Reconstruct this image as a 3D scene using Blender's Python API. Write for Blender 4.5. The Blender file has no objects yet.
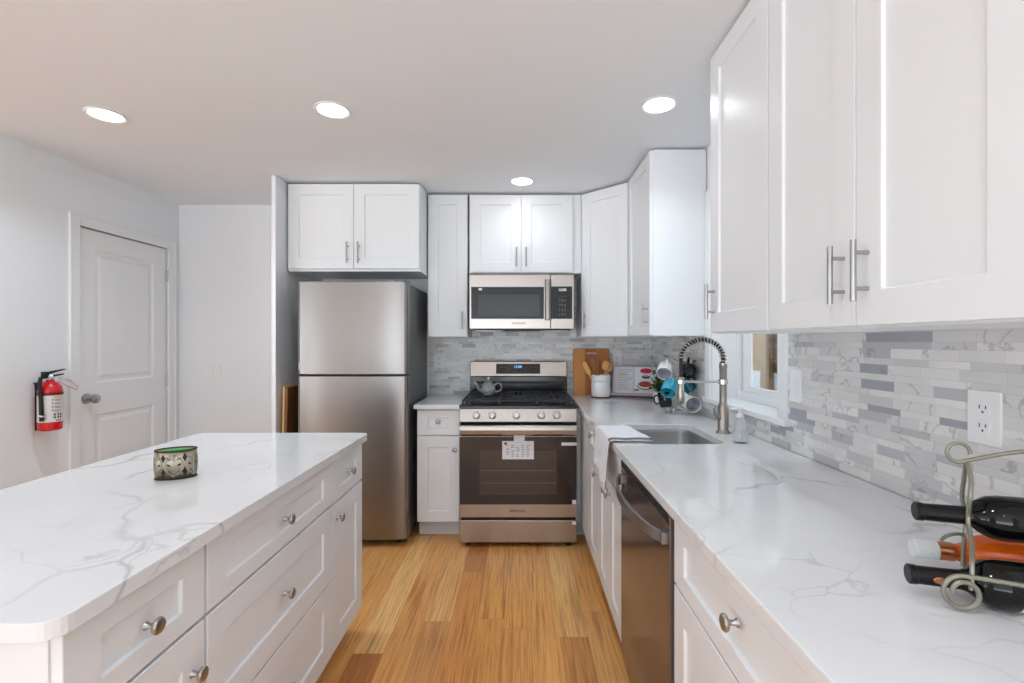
import bpy, bmesh, math, random
from mathutils import Vector, Matrix
random.seed(7)
S = bpy.context.scene
COL = S.collection
PI = math.pi
R = math.radians

# ------------------------------------------------------------------ camera, world, lights, exposure
cd = bpy.data.cameras.new('camera'); cam = bpy.data.objects.new('camera', cd); COL.objects.link(cam)
cam.location = (0, 0, 1.34); cam.rotation_euler = (PI/2, 0, 0)
cd.sensor_width = 36; cd.lens = 480*36/1024; cd.shift_x = -8/1024; cd.clip_start = .05
S.camera = cam
W = bpy.data.worlds.new('world'); S.world = W; W.use_nodes = True
wb = W.node_tree.nodes['Background']; wn_, wl_ = W.node_tree.nodes, W.node_tree.links
wg = wn_.new('ShaderNodeTexCoord'); wx = wn_.new('ShaderNodeSeparateXYZ'); wl_.new(wg.outputs['Generated'], wx.inputs[0])
wr = wn_.new('ShaderNodeValToRGB'); wm = wn_.new('ShaderNodeMath'); wm.operation = 'MULTIPLY_ADD'; wm.inputs[1].default_value = .5; wm.inputs[2].default_value = .5
wl_.new(wx.outputs[2], wm.inputs[0]); wl_.new(wm.outputs[0], wr.inputs[0])
wr.color_ramp.elements[0].position = .46; wr.color_ramp.elements[0].color = (.88, .95, 1, 1)       # lower half made brighter than the sky, added to light the ceiling
wr.color_ramp.elements[1].position = .52; wr.color_ramp.elements[1].color = (.26, .30, .34, 1)     # dimmer sky
wl_.new(wr.outputs[0], wb.inputs[0]); wb.inputs[1].default_value = 4.2
S.view_settings.view_transform = 'Standard'; S.view_settings.look = 'None'
S.view_settings.gamma = 1; S.view_settings.use_curve_mapping = False
S.view_settings.exposure = 0.68
CEIL = 2.44
LIGHT_W = 3.7
CANS = [(-2.01, 2.33, .9), (-.89, 2.28, .6), (.646, 2.23, .5), (.014, 3.29, .15)]        # recessed lights in view
CANS_BEHIND = [(-2.0, .4, .4), (-.85, .3, .25), (-.1, .1, .7), (-1.6, -1.5, 1), (.0, -1.5, 1)]  # the same fittings further back in the room

# ------------------------------------------------------------------ materials
def srgb(r, g, b):
    f = lambda c: (c/255)/12.92 if c/255 <= .04045 else ((c/255+.055)/1.055)**2.4
    return (f(r), f(g), f(b), 1)
def mat(name, c, rough=.5, metal=0, spec=.5, trans=0, ior=1.45, coat=0, emit=None, es=0, bump=None, alpha=1):
    m = bpy.data.materials.new(name); m.use_nodes = True
    p = m.node_tree.nodes['Principled BSDF']
    if len(c) == 3: c = srgb(*c)
    i = p.inputs
    i['Base Color'].default_value = c; i['Roughness'].default_value = rough; i['Metallic'].default_value = metal
    i['Specular IOR Level'].default_value = spec; i['Transmission Weight'].default_value = trans; i['IOR'].default_value = ior
    i['Coat Weight'].default_value = coat; i['Alpha'].default_value = alpha
    if emit: i['Emission Color'].default_value = srgb(*emit); i['Emission Strength'].default_value = es
    n = m.node_tree.nodes; l = m.node_tree.links
    # subtle procedural variation on every surface
    tc = n.new('ShaderNodeTexCoord'); nz = n.new('ShaderNodeTexNoise')
    sc, st, scl = bump if bump else (40, .02, (1, 1, 1))
    mp = n.new('ShaderNodeMapping'); mp.inputs['Scale'].default_value = scl
    l.new(tc.outputs['Object'], mp.inputs[0]); l.new(mp.outputs[0], nz.inputs['Vector'])
    nz.inputs['Scale'].default_value = sc
    b = n.new('ShaderNodeBump'); b.inputs['Strength'].default_value = st; b.inputs['Distance'].default_value = .002
    l.new(nz.outputs['Fac'], b.inputs['Height']); l.new(b.outputs[0], p.inputs['Normal'])
    return m
M = {}
M['wall'] = mat('wall paint', (237, 239, 242), .6, bump=(120, .05, (1, 1, 1)))
M['ceil'] = mat('ceiling paint', (238, 242, 247), .8, bump=(120, .05, (1, 1, 1)))
M['cab'] = mat('white cabinet lacquer', (232, 234, 237), .32, bump=(30, .01, (1, 1, 1)))
M['trim'] = mat('white trim paint', (238, 239, 240), .4)
M['door'] = mat('white door paint', (238, 239, 241), .42)
M['toe'] = mat('toe kick', (215, 217, 220), .5)
M['steel'] = mat('brushed stainless', (146, 141, 138), .3, 1, bump=(30, .06, (1, 1, 60)))
M['steelh'] = mat('horizontal brushed stainless', (176, 168, 162), .27, 1, bump=(30, .06, (1, 60, 60)))
M['sinksteel'] = mat('sink steel', (190, 190, 190), .3, 1)
M['fside'] = mat('dark grey fridge side', (98, 98, 100), .42, .3)
M['nickel'] = mat('brushed nickel', (176, 175, 174), .3, 1)
M['faucet'] = mat('warm brushed nickel', (168, 162, 154), .28, 1)
M['chrome'] = mat('chrome', (215, 215, 218), .1, 1)
M['black'] = mat('black enamel', (22, 22, 23), .18)
M['blackp'] = mat('black plastic', (28, 28, 30), .45)
M['iron'] = mat('cast iron', (48, 49, 52), .5)
M['oglass'] = mat('dark oven glass', (46, 38, 34), .06, coat=.3)
M['mglass'] = mat('dark microwave glass', (60, 60, 63), .12)
M['dw'] = mat('dark stainless dishwasher face', (122, 112, 112), .12, .7, bump=(30, .02, (60, 60, 1)))
M['dwh'] = mat('dishwasher handle steel', (150, 150, 151), .3, .9)
M['white'] = mat('white ceramic', (240, 240, 240), .2)
M['plastic'] = mat('white plastic', (238, 238, 238), .35)
M['slot'] = mat('socket slots', (60, 60, 60), .6)
M['paper'] = mat('paper', (228, 228, 232), .7)
M['ink'] = mat('grey ink', (120, 122, 128), .7)
M['inkd'] = mat('dark ink', (60, 60, 64), .7)
M['lcd'] = mat('lit blue display', (20, 30, 50), .3, emit=(120, 190, 255), es=1.2)
M['lcdw'] = mat('lit white digits', (200, 200, 200), .3, emit=(230, 235, 240), es=.6)
M['red'] = mat('red paint', (205, 16, 22), .22, coat=.3)
M['pink'] = mat('pink tag edge', (205, 90, 95), .6)
M['label'] = mat('extinguisher label', (215, 214, 215), .5)
M['yellow'] = mat('yellow print', (215, 190, 90), .6)
M['rubber'] = mat('black rubber', (24, 24, 26), .55)
M['woodl'] = mat('light wood', (214, 168, 108), .5, bump=(20, .15, (1, 1, 8)))
M['woodd'] = mat('dark wood', (120, 76, 42), .5, bump=(20, .15, (1, 1, 8)))
M['spoon'] = mat('wooden spoon', (216, 164, 98), .5)
M['spoond'] = mat('brown wooden spoon', (160, 100, 56), .5)
M['teal'] = mat('teal ceramic', (20, 120, 125), .15)
M['cyan'] = mat('turquoise ceramic', (66, 176, 200), .15)
M['navy'] = mat('black ceramic', (14, 15, 18), .1)
M['slate'] = mat('slate blue ceramic', (92, 104, 124), .2)
M['pale'] = mat('pale blue ceramic', (205, 218, 226), .2)
M['lilac'] = mat('grey lilac glaze', (188, 190, 200), .2)
M['bottle'] = mat('black bottle glass', (5, 6, 6), .04, spec=.4)
M['capsule'] = mat('black capsule', (14, 14, 16), .35, spec=.35)
M['rose'] = mat('orange wine glass', (238, 104, 22), .08, coat=.5)
M['copper'] = mat('copper foil', (205, 130, 90), .28, .8)
M['frost'] = mat('frosted cap', (222, 224, 226), .25)
M['wlabel'] = mat('cream bottle label', (226, 218, 196), .6)
M['wire'] = mat('olive grey wire', (146, 144, 128), .38, .6)
M['cutglass'] = mat('cut glass', (250, 250, 250), .08, trans=.88, ior=1.45, bump=(60, .5, (1, 1, 1)))
M['glass'] = mat('clear glass', (255, 255, 255), .02, trans=1, ior=1.45)
M['gglass'] = mat('green glass', (120, 215, 130), .05, trans=.8, ior=1.4)
M['green'] = mat('green wax', (90, 200, 105), .4)
M['leaf'] = mat('leaf', (62, 92, 52), .5)
M['leafl'] = mat('light leaf', (128, 140, 66), .5)
M['leafr'] = mat('dark red leaf', (90, 36, 30), .5)
M['pewter'] = mat('antique pewter', (172, 165, 148), .3, .85)
M['pewterd'] = mat('dark pewter', (60, 52, 48), .5, .6)
M['food1'] = mat('printed red', (190, 40, 45), .5)
M['food2'] = mat('printed brown', (150, 72, 48), .5)
M['food3'] = mat('printed green', (88, 110, 66), .5)
M['bookp'] = mat('pinkish page edge', (196, 178, 184), .6)
M['lens'] = mat('lamp lens', (255, 255, 255), .5, emit=(255, 252, 246), es=9)
M['tan'] = mat('tan towel border', (176, 140, 118), .9)
M['greyb'] = mat('grey towel border', (120, 108, 102), .9)
M['soap'] = mat('clear plastic', (246, 249, 252), .04, trans=.85, ior=1.06)
M['base_w'] = mat('painted masonry', (150, 153, 156), .8)
M['post'] = mat('weathered timber', (104, 82, 54), .7)
M['grass'] = mat('grass', (88, 108, 60), .9)
M['brass'] = mat('brass', (150, 130, 95), .35, .9)

class NT:
    def __init__(s, m): s.m = m; s.n = m.node_tree.nodes; s.l = m.node_tree.links; s.p = s.n['Principled BSDF']
    def math(s, op, a, b=None, c=None):
        k = s.n.new('ShaderNodeMath'); k.operation = op
        for i, v in enumerate((a, b, c)):
            if v is None: continue
            if isinstance(v, (int, float)): k.inputs[i].default_value = v
            else: s.l.new(v, k.inputs[i])
        return k.outputs[0]
    def wn(s, x, y=None):
        k = s.n.new('ShaderNodeTexWhiteNoise'); k.noise_dimensions = '2D'
        c = s.n.new('ShaderNodeCombineXYZ'); s.l.new(x, c.inputs[0])
        if y is not None:
            if isinstance(y, (int, float)): c.inputs[1].default_value = y
            else: s.l.new(y, c.inputs[1])
        s.l.new(c.outputs[0], k.inputs['Vector']); return k.outputs['Value']
    def noise(s, vec, scale, detail=3, dist=0, rough=.5):
        k = s.n.new('ShaderNodeTexNoise'); s.l.new(vec, k.inputs['Vector'])
        k.inputs['Scale'].default_value = scale; k.inputs['Detail'].default_value = detail
        k.inputs['Distortion'].default_value = dist; k.inputs['Roughness'].default_value = rough
        return k.outputs
    def mapping(s, vec, scale=(1, 1, 1), loc=(0, 0, 0), rot=(0, 0, 0)):
        k = s.n.new('ShaderNodeMapping'); s.l.new(vec, k.inputs[0])
        k.inputs['Scale'].default_value = scale; k.inputs['Location'].default_value = loc; k.inputs['Rotation'].default_value = rot
        return k.outputs[0]
    def ramp(s, f, stops, const=False):
        k = s.n.new('ShaderNodeValToRGB'); s.l.new(f, k.inputs[0]); e = k.color_ramp.elements
        if const: k.color_ramp.interpolation = 'CONSTANT'
        while len(e) < len(stops): e.new(.5)
        for i, (p, c) in enumerate(stops):
            e[i].position = p; e[i].color = c if len(c) == 4 else srgb(*c)
        return k.outputs[0]
    def mix(s, f, a, b, typ='MIX'):
        k = s.n.new('ShaderNodeMix'); k.data_type = 'RGBA'; k.blend_type = typ
        for sock, v in ((k.inputs[0], f), (k.inputs[6], a), (k.inputs[7], b)):
            if isinstance(v, (int, float)): sock.default_value = v
            elif isinstance(v, tuple): sock.default_value = v if len(v) == 4 else srgb(*v)
            else: s.l.new(v, sock)
        return k.outputs[2]
    def coord(s): return s.n.new('ShaderNodeTexCoord').outputs['Object']
    def sep(s, v):
        k = s.n.new('ShaderNodeSeparateXYZ'); s.l.new(v, k.inputs[0]); return k.outputs
    def comb(s, x, y, z=None):
        k = s.n.new('ShaderNodeCombineXYZ'); s.l.new(x, k.inputs[0]); s.l.new(y, k.inputs[1])
        if z is not None: s.l.new(z, k.inputs[2])
        return k.outputs[0]
    def bump(s, h, st, d=.002):
        k = s.n.new('ShaderNodeBump'); s.l.new(h, k.inputs['Height']); k.inputs['Strength'].default_value = st; k.inputs['Distance'].default_value = d
        s.l.new(k.outputs[0], s.p.inputs['Normal'])

def tile_mat(name, axis):
    t = NT(mat(name, (215, 215, 215), .22))
    c = t.coord(); x, y, z = t.sep(c)[0:3]; u = (x, y)[axis]
    H = .0245
    H = .047                                              # one tall and one thin course
    rowf = t.math('DIVIDE', t.math('SUBTRACT', z, .915), H)
    f0 = t.math('FRACT', rowf); hi = t.math('GREATER_THAN', f0, .6)
    row = t.math('ADD', t.math('MULTIPLY', t.math('FLOOR', rowf), 2), hi)
    lo = t.math('SUBTRACT', 1, hi)
    fr = t.math('ADD', t.math('MULTIPLY', lo, f0), t.math('MULTIPLY', hi, t.math('SUBTRACT', f0, .6)))
    L = t.math('MULTIPLY_ADD', t.wn(row, 3.3), .05, .095)
    uu = t.math('ADD', t.math('DIVIDE', u, L), t.math('MULTIPLY', t.wn(row, 9.1), 17))
    cell = t.math('FLOOR', uu); fu = t.math('FRACT', uu)
    rnd = t.wn(cell, row); rnd2 = t.wn(row, cell)
    base = t.ramp(rnd, [(0, (230, 228, 225)), (.3, (220, 219, 217)), (.5, (235, 233, 231)), (.72, (212, 211, 211)), (.86, (194, 194, 197)), (.955, (166, 167, 174))], True)
    off = t.comb(t.math('MULTIPLY', rnd, 31), t.math('MULTIPLY', rnd2, 17), t.math('MULTIPLY', rnd, 7))
    va = t.n.new('ShaderNodeVectorMath'); va.operation = 'ADD'; t.l.new(c, va.inputs[0]); t.l.new(off, va.inputs[1])
    nz = t.noise(va.outputs[0], 8, 4, .5)[0]
    vein = t.math('ABSOLUTE', t.math('SUBTRACT', nz, .5))
    vm = t.ramp(vein, [(0, (1, 1, 1, 1)), (.022, (0, 0, 0, 1))])
    vmask = t.math('MULTIPLY', vm, t.math('GREATER_THAN', rnd2, .5))
    cl = t.noise(va.outputs[0], 5, 3)[0]
    base = t.mix(t.math('MULTIPLY', t.math('SUBTRACT', cl, .4), .9), base, (186, 186, 190))
    base = t.mix(t.math('MULTIPLY', vmask, .45), base, (128, 127, 128))
    gr = t.math('MAXIMUM', t.math('LESS_THAN', fr, .028), t.math('LESS_THAN', fu, .009))
    base = t.mix(t.math('MULTIPLY', gr, .4), base, (175, 175, 175))
    t.l.new(base, t.p.inputs['Base Color'])
    t.bump(t.math('SUBTRACT', 1, gr), .35)
    return t.m
M['tile_b'] = tile_mat('marble strip tile back', 0)
M['tile_r'] = tile_mat('marble strip tile right', 1)

def quartz():
    t = NT(mat('white veined quartz', (236, 236, 236), .09))
    c = t.coord()
    n1 = t.noise(c, 1.7, 3)[1]; n2 = t.noise(c, 9, 3)[1]
    def add(a, b, k):
        s1 = t.n.new('ShaderNodeVectorMath'); s1.operation = 'SCALE'; s1.inputs['Scale'].default_value = k; t.l.new(b, s1.inputs[0])
        s2 = t.n.new('ShaderNodeVectorMath'); s2.operation = 'ADD'; t.l.new(a, s2.inputs[0]); t.l.new(s1.outputs[0], s2.inputs[1]); return s2.outputs[0]
    d = add(add(c, n1, .55), n2, .07)
    def vor(vec, sc):
        v = t.n.new('ShaderNodeTexVoronoi'); v.feature = 'DISTANCE_TO_EDGE'; v.inputs['Scale'].default_value = sc; t.l.new(vec, v.inputs['Vector']); return v.outputs['Distance']
    a = vor(t.mapping(d, (1, .8, 1), rot=(0, 0, .6)), 2.3)
    va = t.ramp(a, [(0, (1, 1, 1, 1)), (.009, (.5, .5, .5, 1)), (.022, (0, 0, 0, 1))])
    ma = t.ramp(t.noise(c, 2.1, 2)[0], [(.45, (0, 0, 0, 1)), (.60, (1, 1, 1, 1))])
    b = vor(t.mapping(d, (1, 1, 1), loc=(3.1, 1.7, 0), rot=(0, 0, 1.1)), 6.5)
    vb = t.ramp(b, [(0, (.6, .6, .6, 1)), (.02, (0, 0, 0, 1))])
    mb = t.ramp(t.noise(t.mapping(c, loc=(5, 2, 0)), 2.6, 2)[0], [(.54, (0, 0, 0, 1)), (.64, (1, 1, 1, 1))])
    f = t.math('MAXIMUM', t.math('MULTIPLY', va, ma), t.math('MULTIPLY', vb, mb))
    cloud = t.ramp(t.noise(c, 3, 4)[0], [(.3, (230, 230, 231)), (.75, (223, 223, 225))])
    col = t.mix(t.math('MULTIPLY', f, .62), cloud, (160, 161, 166))
    t.l.new(col, t.p.inputs['Base Color'])
    t.p.inputs['Coat Weight'].default_value = .15
    return t.m
M['quartz'] = quartz()

def floor_mat():
    t = NT(mat('strand bamboo planks', (205, 150, 90), .33))
    c = t.coord(); x, y, z = t.sep(c)[0:3]
    PW = .128
    rf = t.math('DIVIDE', t.math('ADD', x, 3.02), PW); row = t.math('FLOOR', rf); fr = t.math('FRACT', rf)
    uf = t.math('ADD', t.math('DIVIDE', y, 1.25), t.math('MULTIPLY', t.wn(row, 2.7), 9))
    cell = t.math('FLOOR', uf); fu = t.math('FRACT', uf)
    rnd = t.wn(cell, row); rnd2 = t.wn(row, cell)
    base = t.ramp(rnd, [(0, (222, 156, 86)), (.3, (234, 172, 102)), (.55, (214, 145, 78)), (.75, (240, 188, 120)), (1, (188, 114, 58))])
    off = t.comb(t.math('MULTIPLY', rnd, 13), t.math('MULTIPLY', rnd2, 29))
    va = t.n.new('ShaderNodeVectorMath'); va.operation = 'ADD'; t.l.new(c, va.inputs[0]); t.l.new(off, va.inputs[1])
    g = t.noise(t.mapping(va.outputs[0], (110, 3.0, 1)), 1, 5, 0, .65)[0]
    g2 = t.noise(t.mapping(va.outputs[0], (22, 1.1, 1)), 1, 4)[0]
    gc = t.ramp(g, [(.25, (.5, .4, .32, 1)), (.5, (.98, .98, .98, 1)), (.75, (1.2, 1.2, 1.18, 1))])
    base = t.mix(1, base, gc, 'MULTIPLY')
    dk = t.ramp(g2, [(.56, (0, 0, 0, 1)), (.72, (1, 1, 1, 1))])
    base = t.mix(t.math('MULTIPLY', dk, .6), base, (142, 82, 40))
    gap = t.math('MAXIMUM', t.math('LESS_THAN', fr, .012), t.math('LESS_THAN', fu, .0015))
    base = t.mix(t.math('MULTIPLY', gap, .5), base, (110, 66, 34))
    t.l.new(base, t.p.inputs['Base Color'])
    t.bump(g, .08)
    return t.m
M['floor'] = floor_mat()

def board_mat():
    t = NT(mat('two tone cutting board', (190, 120, 60), .45))
    c = t.coord(); x, y, z = t.sep(c)[0:3]
    g = t.noise(t.mapping(c, (40, 40, 5)), 1, 4)[0]
    base = t.ramp(t.math('ADD', t.math('MULTIPLY', x, 3.3), .03), [(0, (214, 148, 78)), (.33, (172, 98, 48)), (.62, (190, 118, 62))], True)
    base = t.mix(t.math('MULTIPLY', g, .5), base, (176, 108, 54))
    t.l.new(base, t.p.inputs['Base Color']); return t.m
M['board'] = board_mat()
def towel_mat():
    t = NT(mat('waffle towel', (232, 232, 236), .95))
    c = t.coord(); k = t.n.new('ShaderNodeTexVoronoi'); k.inputs['Scale'].default_value = 90; t.l.new(c, k.inputs['Vector'])
    x, y, z = t.sep(c)[0:3]
    st = t.math('GREATER_THAN', t.math('FRACT', t.math('MULTIPLY', y, 26)), .8)
    t.l.new(t.mix(t.math('MULTIPLY', st, .35), (230, 231, 237), (205, 203, 205)), t.p.inputs['Base Color'])
    t.bump(k.outputs['Distance'], .8, .004); return t.m
M['towel'] = towel_mat()
def shed_mat():
    t = NT(mat('tan timber boards', (176, 138, 88), .8))
    c = t.coord(); g = t.noise(t.mapping(c, (1, 1, 3)), 2.5, 5, 1)[0]
    t.l.new(t.ramp(g, [(.3, (72, 54, 38)), (.5, (112, 88, 60)), (.7, (128, 104, 74))]), t.p.inputs['Base Color']); return t.m
M['shed'] = shed_mat()

# ------------------------------------------------------------------ mesh helpers
class MB:
    def __init__(s): s.bm = bmesh.new()
    def face(s, pts):
        try: return s.bm.faces.new([s.bm.verts.new(p) for p in pts])
        except ValueError: pass
    def box(s, x0, x1, y0, y1, z0, z1):
        v = [s.bm.verts.new(p) for p in ((x0,y0,z0),(x1,y0,z0),(x1,y1,z0),(x0,y1,z0),(x0,y0,z1),(x1,y0,z1),(x1,y1,z1),(x0,y1,z1))]
        for f in ((3,2,1,0),(4,5,6,7),(0,1,5,4),(1,2,6,5),(2,3,7,6),(3,0,4,7)): s.bm.faces.new([v[i] for i in f])
        return s
    def prism(s, poly, a0, a1, axis='z'):
        def P(u, v, a): return {'z': (u, v, a), 'y': (u, a, v), 'x': (a, u, v)}[axis]
        A = [s.bm.verts.new(P(u, v, a0)) for u, v in poly]; B = [s.bm.verts.new(P(u, v, a1)) for u, v in poly]
        n = len(poly)
        for i in range(n): s.bm.faces.new((A[i], A[(i+1) % n], B[(i+1) % n], B[i]))
        s.bm.faces.new(A[::-1]); s.bm.faces.new(B); return s
    def lathe(s, prof, o=(0, 0, 0), axis=(0, 0, 1), seg=24, sx=1, sy=1):
        q = Vector((0, 0, 1)).rotation_difference(Vector(axis).normalized()); o = Vector(o)
        rings = []
        for r, z in prof:
            if r < 1e-6: rings.append([s.bm.verts.new(o + q @ Vector((0, 0, z)))])
            else: rings.append([s.bm.verts.new(o + q @ Vector((r*sx*math.cos(2*PI*i/seg), r*sy*math.sin(2*PI*i/seg), z))) for i in range(seg)])
        for a, b in zip(rings, rings[1:]):
            for i in range(seg):
                j = (i+1) % seg
                if len(a) == 1 and len(b) == 1: continue
                if len(a) == 1: s.bm.faces.new((a[0], b[j], b[i]))
                elif len(b) == 1: s.bm.faces.new((a[i], a[j], b[0]))
                else: s.bm.faces.new((a[i], a[j], b[j], b[i]))
        return s
    def cyl(s, p0, p1, r0, r1=None, seg=16):
        r1 = r0 if r1 is None else r1; p0 = Vector(p0); p1 = Vector(p1); d = p1-p0
        return s.lathe([(0, 0), (r0, 0), (r1, d.length), (0, d.length)], p0, d, seg)
    def tube(s, pts, r, seg=8, closed=False):
        pts = [Vector(p) for p in pts]; n = len(pts); rings = []
        rr = r if isinstance(r, (list, tuple)) else [r]*n
        up = None
        for i, p in enumerate(pts):
            if closed: t = pts[(i+1) % n]-pts[i-1]
            else: t = pts[min(i+1, n-1)]-pts[max(i-1, 0)]
            t.normalize()
            if up is None: up = t.orthogonal().normalized()
            up = (up - t*up.dot(t))
            up = up.normalized() if up.length > 1e-6 else t.orthogonal().normalized()
            w = t.cross(up)
            rings.append([s.bm.verts.new(p + (up*math.cos(2*PI*k/seg)+w*math.sin(2*PI*k/seg))*rr[i]) for k in range(seg)])
        prs = list(zip(rings, rings[1:])) + ([(rings[-1], rings[0])] if closed else [])
        for a, b in prs:
            for k in range(seg): s.bm.faces.new((a[k], a[(k+1) % seg], b[(k+1) % seg], b[k]))
        if not closed: s.bm.faces.new(rings[0][::-1]); s.bm.faces.new(rings[-1])
        return s
    def sphere(s, c, r, sc=(1, 1, 1), seg=16):
        n = 8
        prof = [(r*math.sin(PI*i/n), -r*math.cos(PI*i/n)) for i in range(n+1)]
        prof[0] = (0, -r); prof[-1] = (0, r)
        k = len(s.bm.verts); s.lathe(prof, (0, 0, 0), seg=seg); s.bm.verts.ensure_lookup_table()
        for v in s.bm.verts[k:]: v.co = Vector((v.co.x*sc[0]+c[0], v.co.y*sc[1]+c[1], v.co.z*sc[2]+c[2]))
        return s
    def xf(s, m, k=0):
        s.bm.verts.ensure_lookup_table()
        for v in s.bm.verts[k:]: v.co = m @ v.co
        return s
    def build(s, name, m, parent=None, bevel=0, smooth=None, seg=2, mods=()):
        bmesh.ops.recalc_face_normals(s.bm, faces=s.bm.faces)
        me = bpy.data.meshes.new(name); s.bm.to_mesh(me); s.bm.free()
        o = bpy.data.objects.new(name, me); COL.objects.link(o)
        me.materials.append(M[m] if isinstance(m, str) else m)
        if smooth is None: smooth = bevel == 0
        if smooth:
            me.polygons.foreach_set('use_smooth', [True]*len(me.polygons))
            try: me.set_sharp_from_angle(angle=R(38))
            except Exception: pass
        if bevel:
            b = o.modifiers.new('bevel', 'BEVEL'); b.width = bevel; b.segments = seg; b.limit_method = 'ANGLE'; b.angle_limit = R(40); b.harden_normals = False
        if parent: o.parent = parent
        return o
def tag(o, label=None, cat=None, group=None, kind=None):
    for k, v in (('label', label), ('category', cat), ('group', group), ('kind', kind)):
        if v: o[k] = v
    return o
def thing(name, label, cat, loc=(0, 0, 0), rot=(0, 0, 0), group=None):
    o = bpy.data.objects.new(name, None); COL.objects.link(o); o.empty_display_size = .05
    o.location = loc; o.rotation_euler = rot if isinstance(rot, tuple) else (0, 0, rot)
    return tag(o, label, cat, group)
def struct(o): o['kind'] = 'structure'; return o
def copy_tree(o, parent=None):
    c = o.copy(); COL.objects.link(c)
    if parent: c.parent = parent
    for ch in list(o.children): copy_tree(ch, c)
    return c
def text(body, size, m, parent, loc, rot=(PI/2, 0, 0), name='lettering', depth=.0004, align='CENTER'):
    cu = bpy.data.curves.new('t', 'FONT'); cu.body = body; cu.size = size; cu.align_x = align; cu.align_y = 'CENTER'; cu.extrude = depth
    cu.resolution_u = 3
    t = bpy.data.objects.new('t', cu); me = bpy.data.meshes.new_from_object(t)
    bpy.data.objects.remove(t); bpy.data.curves.remove(cu)
    from mathutils import Euler
    me.transform(Matrix.Translation(loc) @ Euler(rot).to_matrix().to_4x4())
    me.materials.clear(); me.materials.append(M[m])
    o = bpy.data.objects.new(name, me); COL.objects.link(o); o.parent = parent
    return o
def slab(outer, holes, z0, z1):
    b = MB(); bm = b.bm; edges = []
    for loop in [outer]+holes:
        vs = [bm.verts.new((x, y, z1)) for x, y in loop]
        edges += [bm.edges.new((vs[i], vs[(i+1) % len(vs)])) for i in range(len(vs))]
    r = bmesh.ops.triangle_fill(bm, use_beauty=True, use_dissolve=False, edges=edges)
    fs = [g for g in r['geom'] if isinstance(g, bmesh.types.BMFace)]
    e = bmesh.ops.extrude_face_region(bm, geom=fs)
    for v in e['geom']:
        if isinstance(v, bmesh.types.BMVert): v.co.z = z0
    return b
def rrect(x0, x1, y0, y1, r, n=6):
    p = []
    for cx, cy, a in ((x1-r, y0+r, -90), (x1-r, y1-r, 0), (x0+r, y1-r, 90), (x0+r, y0+r, 180)):
        for i in range(n+1):
            t = R(a+90*i/n); p.append((cx+r*math.cos(t), cy+r*math.sin(t)))
    return p

# ------------------------------------------------------------------ room shell
XL, XR, YB, YR = -2.75, 1.06, 3.87, -3.2
WY0, WY1, WZ0, WZ1 = 1.95, 2.655, 1.03, 2.12      # window opening
XF = -6.6; YO = 2.46     # the left wall stops at YO; beyond it an unseen side room, opened to let in light
struct(MB().box(XF-.1, XR+.1, YR-.1, YB+.1, -.05, 0).build('floor', 'floor', smooth=False))
struct(MB().box(XF-.1, XR+.2, YR-.1, YB+.1, CEIL, CEIL+.06).build('ceiling', 'ceil', smooth=False))
struct(MB().box(XL-.1, XR+.2, YB, YB+.1, 0, CEIL).build('wall_back', 'wall', smooth=False))
DY0, DY1, DZ = 2.985, 3.755, 2.07
w = MB(); w.box(XL-.1, XL, YO, DY0, 0, CEIL); w.box(XL-.1, XL, DY1, YB, 0, CEIL); w.box(XL-.1, XL, DY0, DY1, DZ, CEIL)
struct(w.build('wall_left', 'wall', smooth=False))
w = MB(); w.box(XR, XR+.2, YR, WY0, 0, CEIL); w.box(XR, XR+.2, WY1, YB, 0, CEIL); w.box(XR, XR+.2, WY0, WY1, 0, WZ0-.02); w.box(XR, XR+.2, WY0, WY1, WZ1, CEIL)
struct(w.build('wall_right', 'wall', smooth=False))
w = MB(); w.box(XF-.1, -6.0, YR-.1, YR, 0, CEIL); w.box(.66, XR+.2, YR-.1, YR, 0, CEIL); w.box(-6.0, .66, YR-.1, YR, 2.3, CEIL); w.box(-4.4, -2.4, YR-.1, YR, 0, 2.3)  # unseen openings let in world light; middle pier added so the fridge reflects wall
struct(w.build('wall_rear', 'wall', smooth=False))
w = MB(); w.box(XF-.1, XF, YR, -2.7, 0, CEIL); w.box(XF-.1, XF, .2, YO+.1, 0, CEIL); w.box(XF-.1, XF, -2.7, .2, 2.25, CEIL); w.box(XF-.1, XF, -2.7, .2, 0, .4)  # unseen opening, sized for the light it lets in
struct(w.build('wall_far_left', 'wall', smooth=False))
struct(MB().box(XF, XL-.1, YO, YO+.1, 0, CEIL).build('wall_partition', 'wall', smooth=False))
struct(MB().box(XL, XL+.014, YO, DY0-.07, 0, .1).build('baseboard_left', 'trim', bevel=.003))
struct(MB().box(XL, -1.65, YB-.014, YB, 0, .1).build('baseboard_back', 'trim', bevel=.003))
# tiled backsplashes
bs = MB(); bs.box(-.73, XR-.006, YB-.006, YB, .915, 1.86)
struct(bs.build('trim_1', 'tile_b', smooth=False))
bs = MB(); bs.box(XR-.006, XR, 2.72, YB-.006, .915, 1.42); bs.box(XR-.006, XR, .3, 1.885, .915, 1.42); bs.box(XR-.006, XR, 1.885, 2.72, .915, 1.006)
struct(bs.build('trim_2', 'tile_r', smooth=False))

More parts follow.
